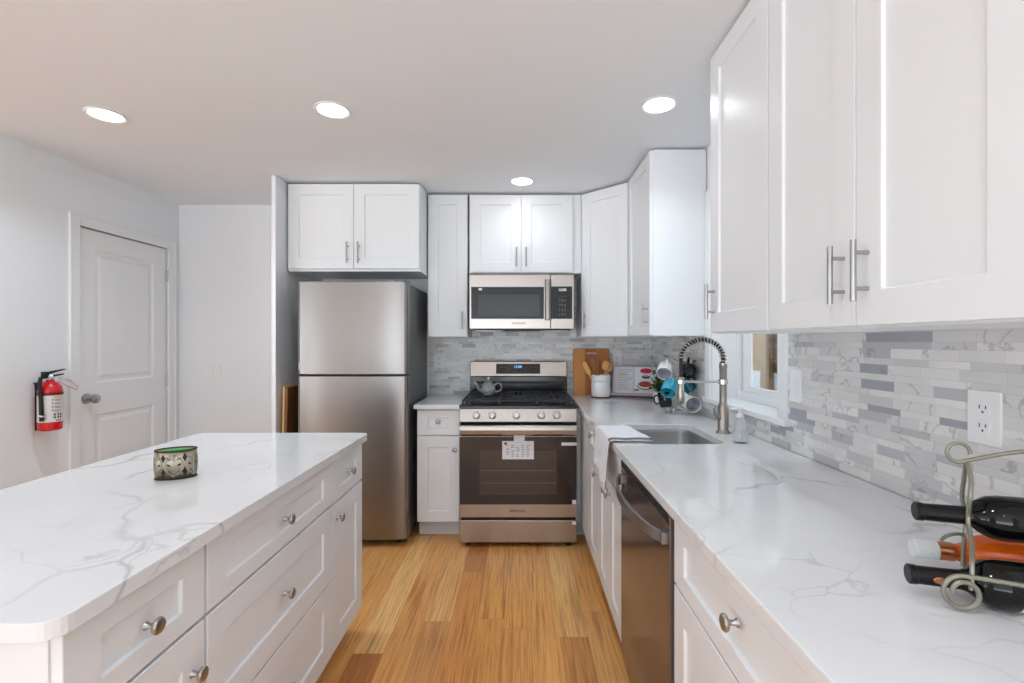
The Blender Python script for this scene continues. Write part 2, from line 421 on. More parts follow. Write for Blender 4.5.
# door on the left wall
dr = MB()
def door_leaf():
    b = MB(); x1 = XL-.012; y0, y1, z0, z1 = DY0+.009, DY1-.009, .01, DZ-.011
    P = [(y0+.125, y1-.125, .25, .865), (y0+.125, y1-.125, 1.07, 1.94)]
    b.box(x1-.035, x1, y0, P[0][0], z0, z1); b.box(x1-.035, x1, P[0][1], y1, z0, z1)
    b.box(x1-.035, x1, P[0][0], P[0][1], z0, .25); b.box(x1-.035, x1, P[0][0], P[0][1], .865, 1.07); b.box(x1-.035, x1, P[0][0], P[0][1], 1.94, z1)
    for a0, a1, c0, c1 in P:
        rects = [(0, 0), (.012, -.010), (.03, -.010), (.05, -.003)]
        loops = []
        for ins, dx in rects:
            loops.append([b.bm.verts.new(p) for p in ((x1+dx, a0+ins, c0+ins), (x1+dx, a1-ins, c0+ins), (x1+dx, a1-ins, c1-ins), (x1+dx, a0+ins, c1-ins))])
        for A, B in zip(loops, loops[1:]):
            for i in range(4): b.bm.faces.new((A[i], A[(i+1) % 4], B[(i+1) % 4], B[i]))
        b.bm.faces.new(loops[-1])
    return b
d = struct(door_leaf().build('door_1', 'door', smooth=False))
c = MB()
for (a0, a1, b0, b1) in ((DY0-.062, DY0+.006, 0, DZ+.062), (DY1-.006, DY1+.062, 0, DZ+.062), (DY0+.006, DY1-.006, DZ-.006, DZ+.062)):
    c.box(XL, XL+.012, a0, a1, b0, b1)
c.box(XL, XL+.017, DY0-.065, DY0-.052, 0, DZ+.065); c.box(XL, XL+.017, DY1+.052, DY1+.065, 0, DZ+.065); c.box(XL, XL+.0168, DY0-.052, DY1+.052, DZ+.052, DZ+.065)
c.build('casing', 'trim', d, bevel=.003)
k = MB(); ky, kz = DY0+.07, .975
k.lathe([(0, 0), (.033, 0), (.033, .006), (.02, .01), (.013, .015), (.012, .035), (.024, .042), (.03, .055), (.028, .07), (.016, .078), (0, .079)], (XL-.012, ky, kz), (1, 0, 0), 24)
kn = k.build('knob', 'nickel', d); kn['label'] = 'satin nickel door knob'
for hz in (1.85, 1.04, .25):
    MB().cyl((XL-.004, DY1-.008, hz-.045), (XL-.004, DY1-.008, hz+.045), .0065, seg=8).build('hinge', 'nickel', d)
MB().box(XL-.1, XL-.055, DY0, DY1, 0, DZ).build('jamb', 'door', d, smooth=False)  # backing added behind the leaf to stop daylight leaking through its gaps
MB().box(XL-.012, XL-.0105, DY0+.012, DY0+.016, .93, 1.02).build('latch_plate', 'nickel', d)

# window on the right wall
wn = struct(MB().box(XR-.03, XR+.17, WY0, WY1, 1.006, WZ0).build('window_1', 'trim', bevel=.003))
MB().box(XR-.03, XR, 1.872, WY0, 1.006, WZ0).box(XR-.03, XR, WY1, 2.716, 1.006, WZ0).build('window_stool_end', 'trim', wn, bevel=.002)
c = MB(); c.box(XR-.016, XR, 1.885, WY0, WZ0, WZ1+.065); c.box(XR-.016, XR, WY1, 2.716, WZ0, WZ1+.065); c.box(XR-.016, XR, WY0, WY1, WZ1, WZ1+.065)
c.build('casing', 'trim', wn, bevel=.003)
c = MB(); c.box(XR, XR+.17, WY0-.001, WY0+.012, WZ0, WZ1); c.box(XR, XR+.17, WY1-.012, WY1+.001, WZ0, WZ1); c.box(XR, XR+.17, WY0+.012, WY1-.012, WZ1-.012, WZ1)
c.build('jamb', 'trim', wn, bevel=.002)
c = MB(); xs = XR+.13
c.box(xs, xs+.04, WY0+.012, WY0+.05, WZ0, WZ1-.012); c.box(xs, xs+.04, WY1-.05, WY1-.012, WZ0, WZ1-.012); c.box(xs, xs+.04, WY0+.05, WY1-.05, WZ0, WZ0+.045)
c.build('window_frame', 'trim', wn, bevel=.003)
c = MB(); c.box(xs+.012, xs+.034, WY0+.05, WY0+.10, WZ0+.045, WZ1-.012); c.box(xs+.012, xs+.034, WY1-.135, WY1-.065, WZ0+.045, WZ1-.012); c.box(xs+.012, xs+.034, WY0+.10, WY1-.135, WZ0+.045, WZ0+.075); c.box(xs+.005, xs+.034, WY0+.05, WY1-.065, 1.56, 1.60)
c.build('sash', 'trim', wn, bevel=.003)
MB().box(xs+.02, xs+.024, WY0+.10, WY1-.135, WZ0+.075, WZ1-.012).build('pane', 'glass', wn, smooth=False)
MB().box(xs+.018, xs+.036, WY1-.065, WY1-.05, WZ0+.045, WZ1-.012).build('sash_track', 'nickel', wn, smooth=False)

# outdoors beyond the window
struct(MB().box(XR+.21, 30, -12, 25, -.45, -.4).build('ground', 'grass', smooth=False))
sh = thing('garden_shed', 'tan timber shed with a white base seen through the window', 'shed', (4.2, 8.2, -.4))
MB().box(0, 3, -3.5, 3.5, 0, 1.22).build('base_wall', 'base_w', sh, bevel=.01)
MB().box(.03, 2.97, -3.47, 3.47, 1.22, 3.1).build('wall', 'shed', sh, bevel=.01)
MB().prism([(-3.8, 3.1), (3.8, 3.1), (0, 4.4)], -.3, 3.3, 'x').build('roof', 'iron', sh, bevel=.01)
p = MB()
p.box(-.14, -.02, -.28, -.08, 0, 3.1).build('corner_post', 'post', sh, bevel=.01)

# ------------------------------------------------------------------ recessed ceiling lights
def can(x, y, k, label, group=None):
    t = thing('recessed_ceiling_light', label, 'ceiling light', (x, y, CEIL), group=group)
    MB().lathe([(.082, 0), (.084, -.004), (.079, -.007), (.068, -.004), (.067, 0)], seg=40).build('trim_ring', 'trim', t)
    MB().lathe([(.068, -.001), (.0675, -.004), (0, -.0045)], seg=40).build('lens', 'lens', t)
    ld = bpy.data.lights.new('lamp', 'AREA'); ld.shape = 'DISK'; ld.size = .13; ld.energy = LIGHT_W*k; ld.color = (.77, .90, 1); ld.spread = R(135)
    l = bpy.data.objects.new('lamp', ld); COL.objects.link(l); l.parent = t; l.location = (0, 0, -.006)
labels = ['round white recessed ceiling light nearest the left wall and panelled door', 'round white recessed ceiling light between fridge cabinet and island, second from left wall',
          'round white recessed ceiling light closest to the right wall cabinets', 'small-looking recessed ceiling light directly in front of the microwave cabinets']
for (x, y, k), l in zip(CANS, labels): can(x, y, k, l, 'recessed ceiling lights')
for x, y, k in CANS_BEHIND: can(x, y, k, 'round recessed ceiling light in the room behind the viewer', 'recessed ceiling lights behind the viewer')

# ------------------------------------------------------------------ cabinets
def shaker(x0, x1, z0, z1, y=0, t=.019, st=.072, rec=.008, rail=None):
    b = MB(); bm = b.bm
    rail = .045 if (z1-z0) < .2 else st
    def loop(ins, yy, k=0): return [bm.verts.new(p) for p in ((x0+ins, yy, z0+ins-k), (x1-ins, yy, z0+ins-k), (x1-ins, yy, z1-ins+k), (x0+ins, yy, z1-ins+k))]
    L = [loop(0, y+t), loop(0, y+.0015), loop(.0015, y), loop(st, y, st-rail), loop(st+.0015, y+.0012, st-rail), loop(st+.0035, y+rec, st-rail)]
    for A, B in zip(L, L[1:]):
        for i in range(4): bm.faces.new((A[i], A[(i+1) % 4], B[(i+1) % 4], B[i]))
    bm.faces.new(L[-1]); bm.faces.new(L[0][::-1])
    return b
def knob_on(parent, x, z):
    b = MB(); b.lathe([(0, 0), (.009, 0), (.008, .002), (.0055, .005), (.005, .015), (.009, .018), (.0155, .021), (.0165, .025), (.014, .029), (.006, .031), (0, .0313)], (x, 0, z), (0, -1, 0), 20)
    return b.build('knob', 'nickel', parent)
def pull_on(parent, x, z0, z1):
    b = MB(); b.cyl((x, -.032, z0), (x, -.032, z1), .006, seg=14)
    for z in (z0+.027, z1-.027): b.cyl((x, 0, z), (x, -.032, z), .0045, seg=10)
    return b.build('handle', 'nickel', parent)
def fronts(t, spec):
    for f in spec:
        kind, x0, x1, z0, z1 = f[:5]
        o = shaker(x0+.0015, x1-.0015, z0+.0015, z1-.0015).build(kind, 'cab', t, smooth=False)
        for hw in f[5:]:
            if hw[0] == 'k': knob_on(o, hw[1], hw[2])
            else: pull_on(o, hw[1], hw[2], hw[3])
def base_cab(label, loc, rot, w, depth, spec, toe=True, name='base_cabinet', endp=False):
    t = thing(name, label, 'cabinet', loc, rot)
    b = MB(); z0, z1 = .115, .884
    b.box(0, w, .0195, .038, z0, z1)                        # face
    b.box(0, .016, .038, depth, z0, z1); b.box(w-.016, w, .038, depth, z0, z1)
    b.box(.016, w-.016, depth-.012, depth, z0, z1); b.box(.016, w-.016, .038, depth-.012, z0, z0+.016)
    b.build('carcass', 'cab', t, smooth=False)
    MB().box(0.001, w-.001, .09, depth, 0, z0).build('toe_kick', 'toe', t, smooth=False)
    fronts(t, spec); return t
def wall_cab(label, loc, rot, w, depth, z0, z1, spec):
    t = thing('wall_cabinet', label, 'cabinet', loc, rot)
    b = MB()
    b.box(0, w, .0195, .038, z0, z1); b.box(0, .016, .038, depth, z0, z1); b.box(w-.016, w, .038, depth, z0, z1)
    b.box(.016, w-.016, depth-.012, depth, z0, z1); b.box(.016, w-.016, .038, depth-.012, z0+.014, z0+.03); b.box(.016, w-.016, .038, depth-.012, z1-.016, z1)
    b.build('carcass', 'cab', t, smooth=False)
    fronts(t, spec); return t
ZT = 2.428; UB = 1.373
# -- back wall, left to right. Local front plane = door face.
t = wall_cab('white two-door shaker wall cabinet above the refrigerator', (-1.60, 3.30, 0), 0, .912, YB-3.30, 1.825, ZT,
    [('door', .004, .456, 1.84, ZT-.004, ('h', .418, 1.875, 2.02)), ('door', .456, .908, 1.84, ZT-.004, ('h', .494, 1.875, 2.02))])
t = wall_cab('tall narrow white single-door wall cabinet between refrigerator cabinet and microwave', (-.682, 3.54, 0), 0, .295, YB-.006-3.54, UB, ZT,
    [('door', .003, .292, UB+.003, ZT-.004, ('h', .255, 1.43, 1.56))])
t = wall_cab('short white two-door wall cabinet directly above the microwave', (-.375, 3.54, 0), 0, .828, YB-.006-3.54, 1.845, ZT,
    [('door', .006, .384, 1.85, ZT-.004, ('h', .349, 1.89, 2.03)), ('door', .384, .765, 1.85, ZT-.004, ('h', .42, 1.89, 2.03))])
# -- diagonal corner wall cabinet
t = thing('wall_cabinet', 'white corner wall cabinet with an angled single door right of the microwave', 'cabinet', (.455, 3.54, 0), R(-45))
def loc45(x, y):
    v = Matrix.Rotation(R(45), 3, 'Z') @ Vector((x-.455, y-3.54, 0)); return (v.x, v.y)
off = .0195/math.sqrt(2)*1.0
poly = [loc45(.455, 3.568), loc45(.763, 3.26), loc45(1.052, 3.26), loc45(1.052, 3.862), loc45(.455, 3.862)]
MB().prism(poly, UB, ZT).build('carcass', 'cab', t, smooth=False)
fronts(t, [('door', .003, .393, UB+.003, ZT-.004, ('h', .03, 1.43, 1.56))])
# -- right wall uppers (local x runs towards the viewer)
t = wall_cab('white single-door wall cabinet beside the window with its plain side panel facing the room', (.735, 3.258, 0), R(-90), .538, XR-.735-.006, UB, ZT,
    [('door', .003, .535, UB+.003, ZT-.004, ('h', .493, 1.425, 1.555))])
t = wall_cab('white single-door wall cabinet on the right, on the near side of the window', (.735, 1.857, 0), R(-90), .433, XR-.735-.006, 1.37, ZT+.008,
    [('door', .003, .4315, 1.373, ZT+.004, ('h', .045, 1.425, 1.555))])
t = wall_cab('large white two-door wall cabinet nearest the viewer above the wine bottles', (.735, 1.423, 0), R(-90), .743, XR-.735-.006, 1.37, ZT+.008,
    [('door', .0015, .371, 1.373, ZT+.004, ('h', .334, 1.425, 1.555)), ('door', .371, .7415, 1.373, ZT+.004, ('h', .41, 1.425, 1.555))])
# -- back base cabinet
base_cab('white base cabinet with one drawer and one door between refrigerator and range', (-.70, 3.25, 0), 0, .292, .61,
    [('drawer', .002, .290, .705, .875, ('k', .146, .80)), ('door', .002, .290, .118, .70, ('k', .26, .61))])
# -- right base run
def rbase(label, ya, yb, spec): return base_cab(label, (.41, yb, 0), R(-90), yb-ya, .64, spec)
rbase('white base cabinet by the range corner, one drawer above a narrow door', 2.502, 2.84,
    [('drawer', .002, .336, .705, .875, ('k', .180, .82)), ('door', .002, .336, .118, .70, ('k', .305, .64))])
rbase('white two-door sink base cabinet beneath the striped towel', 1.925, 2.50,
    [('false_drawer_front', .002, .573, .705, .875), ('door', .002, .287, .118, .70, ('k', .252, .645)), ('door', .288, .573, .118, .70, ('k', .323, .645))])
rbase('white base cabinet with a wide drawer over doors, nearest the viewer on the right', .50, 1.29,
    [('drawer', .012, .772, .70, .873, ('k', .385, .81)), ('door', .012, .391, .118, .696, ('k', .355, .62)), ('door', .393, .772, .118, .696, ('k', .43, .62))])
t = thing('corner_filler_panel', 'plain white filler panel where right base cabinets meet the range', 'cabinet panel', (.41, 2.842, 0))
MB().box(0, .02, 0, .42, .115, .884).box(-.025, .02, .42, .438, .115, .884).build('panel', 'cab', t, smooth=False)
MB().box(.09, .105, 0, .5, 0, .115).box(-.025, .09, .49, .505, 0, .115).build('toe_kick', 'toe', t, smooth=False)
# -- island
def ibase(label, ya, yb, spec): return base_cab(label, (-.73, ya, 0), R(90), yb-ya, .70, spec, name='island_cabinet')
ibase('white island cabinet at the far end, small drawer above one door', 1.866, 2.222,
    [('drawer', .002, .354, .705, .875, ('k', .178, .79)), ('door', .002, .354, .118, .70, ('k', .045, .64))])
ibase('wide white island cabinet with three stacked drawers in the middle', 1.117, 1.864,
    [('drawer', .002, .745, .705, .875, ('k', .37, .79)), ('drawer', .002, .745, .413, .70, ('k', .37, .56)), ('drawer', .002, .745, .118, .408, ('k', .37, .265))])
ibase('white island cabinet at the near end, small drawer above one door', .762, 1.115,
    [('drawer', .002, .351, .705, .875, ('k', .175, .785)), ('door', .002, .351, .118, .70, ('k', .306, .60))])
t = thing('refrigerator_end_panel', 'tall thin white end panel standing left of the refrigerator', 'panel', (-1.637, 3.16, 0))
MB().box(0, .029, 0, YB-3.16-.002, 0, CEIL-.006).build('panel', 'cab', t, bevel=.002)

# ------------------------------------------------------------------ countertops
hole = rrect(.50, .865, 1.99, 2.47, .06)
o = slab([(.39, .46), (XR-.008, .46), (XR-.008, YB-.008), (.39, YB-.008)], [hole], .885, .915).build('countertop', 'quartz', bevel=.003)
tag(o, 'long white veined quartz countertop along the right wall around the sink', 'countertop')
o = slab([(-.715, 3.22), (-.405, 3.22), (-.405, YB-.008), (-.715, YB-.008)], [], .885, .915).build('countertop', 'quartz', bevel=.003)
tag(o, 'short white quartz countertop piece between refrigerator and range', 'countertop')
isl = rrect(-1.49, -.703, .722, 2.235, .035)
o = slab(isl, [], .885, .915).build('countertop', 'quartz', bevel=.003)
tag(o, 'large white quartz island top with branching grey veins', 'countertop')

# sink
def bowl():
    b = MB(); bm = b.bm
    def loop(x0, x1, y0, y1, r, z): return [bm.verts.new((x, y, z)) for x, y in rrect(x0, x1, y0, y1, r)]
    L = [loop(.475, .89, 1.965, 2.482, .07, .8845), loop(.496, .869, 1.986, 2.474, .062, .8845), loop(.498, .867, 1.988, 2.472, .06, .87), loop(.50, .865, 1.99, 2.47, .058, .72), loop(.515, .85, 2.005, 2.455, .045, .70), loop(.67, .70, 2.21, 2.24, .01, .695)]
    n = len(L[0])
    for A, B in zip(L, L[1:]):
        for i in range(n): bm.faces.new((A[i], A[(i+1) % n], B[(i+1) % n], B[i]))
    bm.faces.new(L[-1]); return b
t = thing('kitchen_sink', 'stainless steel undermount sink sunk in the right countertop', 'sink')
t.location = (0, 0, 0)
bw = bowl().build('basin', 'sinksteel', t)
MB().lathe([(0, .001), (.035, .001), (.045, .004), (.045, .0)], (.685, 2.225, .697), seg=24).build('drain', 'chrome', t)

# faucet
fx, fy = .944, 2.23
t = thing('kitchen_faucet', 'brushed nickel spring-neck pull-down faucet standing behind the sink', 'faucet', (fx, fy, .915))
MB().lathe([(0, 0), (.032, 0), (.031, .006), (.025, .012), (.0235, .02), (.0235, .125), (.0195, .132), (.0165, .14), (0, .14)], seg=28).build('base', 'faucet', t)
MB().lathe([(.0165, .138), (.0165, .30), (.018, .302), (.018, .322), (.0145, .326), (0, .327)], seg=24).build('riser', 'faucet', t)
def arc_pt(s):  # s 0..1 along the arch from riser to spray head
    r = .098; top = .345
    a = PI*s
    return Vector((-r + r*math.cos(a), -.0*s, top + .088*math.sin(a) if True else 0))
pts = [Vector((0, 0, .325))] + [arc_pt(i/24) for i in range(25)] + [Vector((-.196, 0, .30)), Vector((-.197, 0, .245))]
MB().tube(pts, .0085, 10).build('hose', 'rubber', t)
sp = MB(); N = 22*28; hp = []
path = pts[:26]
def along(path, f):
    x = f*(len(path)-1); i = min(int(x), len(path)-2); return path[i].lerp(path[i+1], x-i), (path[i+1]-path[i]).normalized()
turns = 21
for i in range(turns*10+1):
    p, d = along(path, i/(turns*10)); side = Vector((0, 1, 0)); w = d.cross(side).normalized(); a = 2*PI*i/10
    hp.append(p + (side*math.cos(a)+w*math.sin(a))*.0125)
sp.tube(hp, .0033, 6); sp.build('spring', 'faucet', t)
MB().lathe([(0, 0), (.013, .0), (.0165, .006), (.0165, .04), (.013, .07), (.0125, .12), (.0105, .125), (0, .125)], (-.197, 0, .135), seg=20).build('spray_head', 'faucet', t)
h = MB(); h.cyl((0, 0, .238), (-.19, 0, .238), .0055); h.lathe([(.013, -.008), (.0185, -.008), (.0185, .008), (.013, .008)], (-.197, 0, .238), seg=20); h.lathe([(.0165, -.01), (.0205, -.01), (.0205, .01), (.0165, .01)], (0, 0, .238), seg=20)
h.build('docking_arm', 'chrome', t)
h = MB(); h.cyl((0, 0, .075), (-.035, -.012, .075), .011); h.tube([(-.033, -.012, .075), (-.045, -.015, .085), (-.05, -.016, .12)], [.006, .0055, .004], 10)
h.build('lever', 'faucet', t)

# soap dispenser
t = thing('soap_dispenser', 'clear plastic pump soap bottle standing right of the faucet', 'soap dispenser', (.925, 2.02, .915))
MB().lathe([(0, 0), (.026, 0), (.029, .004), (.029, .075), (.026, .088), (.014, .1), (.012, .108), (0, .108)], seg=24).build('bottle', 'soap', t)
b = MB(); b.lathe([(0, .106), (.014, .106), (.014, .12), (.006, .123), (.005, .14), (.011, .141), (.011, .15), (0, .151)], seg=18); b.cyl((0, 0, .146), (-.038, -.006, .143), .0045, .0035); b.build('pump', 'plastic', t)
MB().cyl((0, 0, .012), (0, 0, .106), .0025, seg=8).build('dip_tube', 'plastic', t)

# towel over the counter edge
def cloth(name, rows, m, parent, th=.004):
    b = MB(); bm = b.bm; V = [[bm.verts.new(p) for p in r] for r in rows]
    for i in range(len(V)-1):
        for j in range(len(V[0])-1): bm.faces.new((V[i][j], V[i+1][j], V[i+1][j+1], V[i][j+1]))
    o = b.build(name, m, parent)
    s = o.modifiers.new('solid', 'SOLIDIFY'); s.thickness = th; s.offset = 1
    return o
t = thing('dish_towel', 'white waffle dish towel with tan border draped over the counter edge by the sink', 'towel', (.39, 2.18, .915))
def towel_rows(layer=0):
    rows = []
    nY = 26; prof = []
    for j in range(nY+1):
        v = j/nY; y = -.165 + .34*v
        reach = .165 - .03*v + .004*math.sin(9*v); drop = .185 - .05*v + .008*math.sin(7*v+1)
        path = []
        for i in range(13): path.append((reach*(1-i/12), .0055, 0))
        for a in (30, 60, 90): path.append((-.006-.008*math.sin(R(a)), -.008+.0135*math.cos(R(a)), 0))
        for i in range(1, 12):
            f = i/11; path.append((-.014 - .012*f - .02*layer*f, -.008 - drop*f, 1))
        row = []
        for q, (px, pz, hang) in enumerate(path):
            f = max(0, (q-14)/12)
            wob = .004*f*math.sin(v*13 + 1.3*f) if hang else 0
            zz = pz + (0 if hang else .002*abs(math.sin(v*17+q*.4)) + .011*math.sin(PI*min(1, max(0, v)))**.6*min(1, (q+1)/3))
            if px > .11 and not hang: zz -= 0.0
            row.append((px + wob - (.006*f if hang else 0), y + (.02*f*(v-.5)*-1), zz))
        rows.append(row)
    return rows
rows = towel_rows()
cloth('cloth', rows, 'towel', t, .006)
edge = [(x, y-.003, z) for x, y, z in rows[0]]
cloth('near_border', [[(x, y-.001, z+.006) for x, y, z in rows[0]], [(x-.002, y+.018, z+.0085) for x, y, z in rows[0]]], 'greyb', t, .003)
last = [r[-1] for r in rows]; l2 = [r[-3] for r in rows]
cloth('hem', [[(x-.002, y, z-.002) for x, y, z in last], [(x-.003, y, z) for x, y, z in l2]], 'tan', t, .003)
fr = MB()
for i, (x, y, z) in enumerate(last): fr.tube([(x, y, z), (x-.003, y+random.uniform(-.002, .002), z-.014)], .0022, 5)
fr.build('fringe', 'towel', t)

# ------------------------------------------------------------------ dishwasher
t = thing('dishwasher', 'dark stainless dishwasher with curved handle built in beside the sink cabinet', 'dishwasher', (.408, 1.922, 0), R(-90))
wd = .628
MB().box(0.004, wd-.004, .03, .60, .1, .875).build('body', 'blackp', t, smooth=False)
MB().box(.003, wd-.003, -.004, .03, .115, .872).build('door', 'dw', t, bevel=.004)
MB().box(.003, wd-.003, .06, .075, .0, .1).build('toe_kick', 'black', t, smooth=False)
h = MB(); n = 24; ax = []
for i in range(n+1):
    f = i/n; ax.append((.035+(wd-.07)*f, -.012-.05*math.sin(PI*f)**.6, .80))
bm = h.bm; rings = []
for x, y, z in ax: rings.append([bm.verts.new(p) for p in ((x, y-.005, z-.017), (x, y+.006, z-.017), (x, y+.006, z+.017), (x, y-.005, z+.017))])
for A, B in zip(rings, rings[1:]):
    for i in range(4): bm.faces.new((A[i], A[(i+1) % 4], B[(i+1) % 4], B[i]))
bm.faces.new(rings[0]); bm.faces.new(rings[-1])
h.box(.02, .05, -.02, -.003, .783, .817); h.box(wd-.05, wd-.02, -.02, -.003, .783, .817)
h.build('handle', 'dwh', t, bevel=.002)
MB().box(.01, wd-.01, -.0055, -.0035, .845, .868).build('control_strip', 'blackp', t, smooth=False)

# ------------------------------------------------------------------ refrigerator
t = thing('refrigerator', 'tall stainless steel top-freezer refrigerator with dark grey sides', 'refrigerator', (-1.095, 3.137, 0))
hw = .361
MB().box(-hw+.006, hw-.006, .065, .69, .045, 1.725).build('body', 'fside', t, bevel=.006)
def bowed(w, t_, bow=.022, n=36, r=.016):
    pts = []
    for i in range(n+1):
        x = -w + 2*w*i/n; e = 1-(abs(x)/w)**5
        pts.append((x, -bow*e))
    pts[0] = (-w, .012); pts[-1] = (w, .012)
    pts.insert(1, (-w+.005, .002)); pts.insert(-1, (w-.005, .002))
    return pts + [(w, t_), (-w, t_)]
MB().prism(bowed(hw, .06), 1.126, 1.73).build('freezer_door', 'steel', t, bevel=.003)
MB().prism(bowed(hw, .06), .05, 1.114).build('fridge_door', 'steel', t, bevel=.003)
MB().box(-hw+.01, hw-.01, .012, .06, 1.112, 1.128).build('door_gasket', 'blackp', t, smooth=False)
MB().box(hw-.09, hw-.01, .02, .12, 1.731, 1.745).build('hinge_cover', 'fside', t, bevel=.004)
MB().box(-hw+.012, -hw+.045, .0005-.004, .004, 1.155, 1.20).build('sticker', 'paper', t, smooth=False)
for sx in (-1, 1):
    MB().lathe([(0, 0), (.02, 0), (.02, .012), (.012, .016), (.012, .05), (0, .05)], (sx*.29, .09, 0), seg=16).build('foot', 'blackp', t)
MB().box(-hw+.02, hw-.02, .06, .07, .012, .05).build('kick_grille', 'blackp', t, smooth=False)
# wooden board in the gap
t = thing('wooden_board', 'dark brown wooden board standing in the gap left of the refrigerator', 'board', (-1.585, 3.17, 0), (0, R(1.2), 0))
MB().box(.012, .030, 0, .42, 0, 1.035).build('board', 'woodd', t, bevel=.002)
MB().box(.0, .012, -.004, .424, 0, 1.045).build('edge', 'woodl', t, bevel=.002)

# ------------------------------------------------------------------ gas range
t = thing('gas_range', 'stainless steel gas range with black cooktop between the base cabinets', 'stove', (-.012, 3.117, 0))
hw = .381
MB().box(-hw+.003, hw-.003, .04, .735, .04, .905).build('body', 'fside', t, bevel=.003)
MB().box(-hw, hw, 0, .04, .034, .178).build('storage_drawer', 'steelh', t, bevel=.004)
MB().box(-hw+.01, hw-.01, .012, .04, .178, .196).build('drawer_gap', 'black', t, smooth=False)
dd = MB().box(-hw, hw, 0, .04, .196, .728).build('oven_door', 'steelh', t, bevel=.004)
MB().box(-hw+.002, hw-.002, -.003, .002, .282, .722).build('oven_window', 'oglass', dd, bevel=.001)
b = MB(); b.prism([(-.25, .345), (.25, .345), (.25, .63), (-.25, .63)], -.0036, -.0031, 'y')
o = b.build('window_inner_pane', mat('oven inner pane', (74, 64, 57), .08), dd, smooth=False)
o2 = MB()
for z in (.42, .50): o2.box(-.24, .24, -.0041, -.0037, z, z+.004)
o2.build('oven_rack', mat('oven rack behind glass', (112, 102, 92), .3), dd, smooth=False)
text('SAMSUNG', .022, 'inkd', dd, (-.005, -.001, .24))
# handle
h = MB(); h.prism([(-.062, .748), (-.05, .74), (-.035, .745), (-.03, .775), (-.035, .80), (-.05, .807), (-.062, .80), (-.066, .775)], -hw+.005, hw-.005, 'x')
h.box(-hw+.03, -hw+.07, -.04, .03, .755, .79); h.box(hw-.07, hw-.03, -.04, .03, .755, .79)
h.build('oven_handle', 'steelh', dd, bevel=.003)
MB().box(-hw+.004, hw-.004, .012, .04, .728, .815).build('door_top_vent', 'black', t, smooth=False)
cp = MB(); cp.prism([(-.012, .818), (.06, .818), (.06, .905), (.006, .905)], -hw, hw, 'x')
cpo = cp.build('control_panel', 'steelh', t, bevel=.004)
for kx in (-.27, -.168, -.011, .15, .25):
    b = MB(); ax = Vector((0, -1, .2)).normalized()
    b.lathe([(0, 0), (.026, 0), (.026, .006), (.020, .009), (.0195, .026), (.017, .03), (0, .031)], (kx, -.004, .862), ax, 24)
    b.box(kx-.004, kx+.004, -.04, -.03, .85, .885)
    b.build('knob', 'nickel', t)
# cooktop
b = MB(); b.prism([(-.008, .905), (-.008, .922), (.004, .928), (.64, .928), (.64, .905)], -hw-.002, hw+.002, 'x')
b.build('cooktop', 'black', t, bevel=.003)
for bx, by, br in ((-.24, .16, .045), (-.24, .46, .036), (0, .31, .05), (.24, .16, .05), (.24, .46, .036)):
    MB().lathe([(0, .022), (br*.8, .022), (br*.85, .016), (br, .014), (br*1.05, .004), (br*1.2, 0)], (bx, by, .928), seg=24).build('burner', 'iron', t)
for gx in (-.245, 0, .245):
    g = MB(); x0, x1, y0, y1, z = gx-.118, gx+.118, .03, .60, .958
    def bar(ax_, ay, bx_, by): g.box(min(ax_, bx_)-.0055, max(ax_, bx_)+.0055, min(ay, by)-.0055, max(ay, by)+.0055, z-.012, z)
    bar(x0, y0, x1, y0); bar(x0, y1, x1, y1); bar(x0, y0, x0, y1); bar(x1, y0, x1, y1); bar(x0, .315, x1, .315)
    for cy in (.16, .46):
        bar(gx, cy-.12, gx, cy-.03); bar(gx, cy+.03, gx, cy+.12); bar(x0, cy, gx-.03, cy); bar(gx+.03, cy, x1, cy)
    for xx in (x0, x1):
        for yy in (y0, .315, y1): g.box(xx-.006, xx+.006, yy-.006, yy+.006, .928, z)
    g.build('grate', 'iron', t, bevel=.002)
# backguard
b = MB(); b.box(-hw, hw, .655, .735, .905, 1.065); b.build('backguard_lower', 'black', t, bevel=.004)
MB().box(-hw+.03, hw-.03, .645, .656, 1.01, 1.028).build('vent_lip', 'iron', t, bevel=.002)
b = MB(); b.prism([(.635, 1.065), (.735, 1.065), (.735, 1.185), (.655, 1.185)], -hw, hw, 'x'); b.build('backguard', 'steelh', t, bevel=.006)
dpn = MB(); dpn.prism([(.6355, 1.088), (.6555, 1.088), (.6655, 1.165), (.650, 1.165)], -.175, .17, 'x'); dpo = dpn.build('display_panel', 'black', t, smooth=False)
a = math.atan2(.020, .12)
def dtext(s, size, m, x, z): text(s, size, m, dpo, (x, .634+(z-1.065)*(.02/.12)-.0048, z), (PI/2-a, 0, 0))
dtext('12:00', .028, 'lcd', -.005, 1.142)
for k in range(4): dtext('ooo', .016, 'ink', -.135+.03*k if k < 2 else .03+.035*k, 1.14)
dtext('-  -  -  -', .02, 'ink', -.005, 1.105)
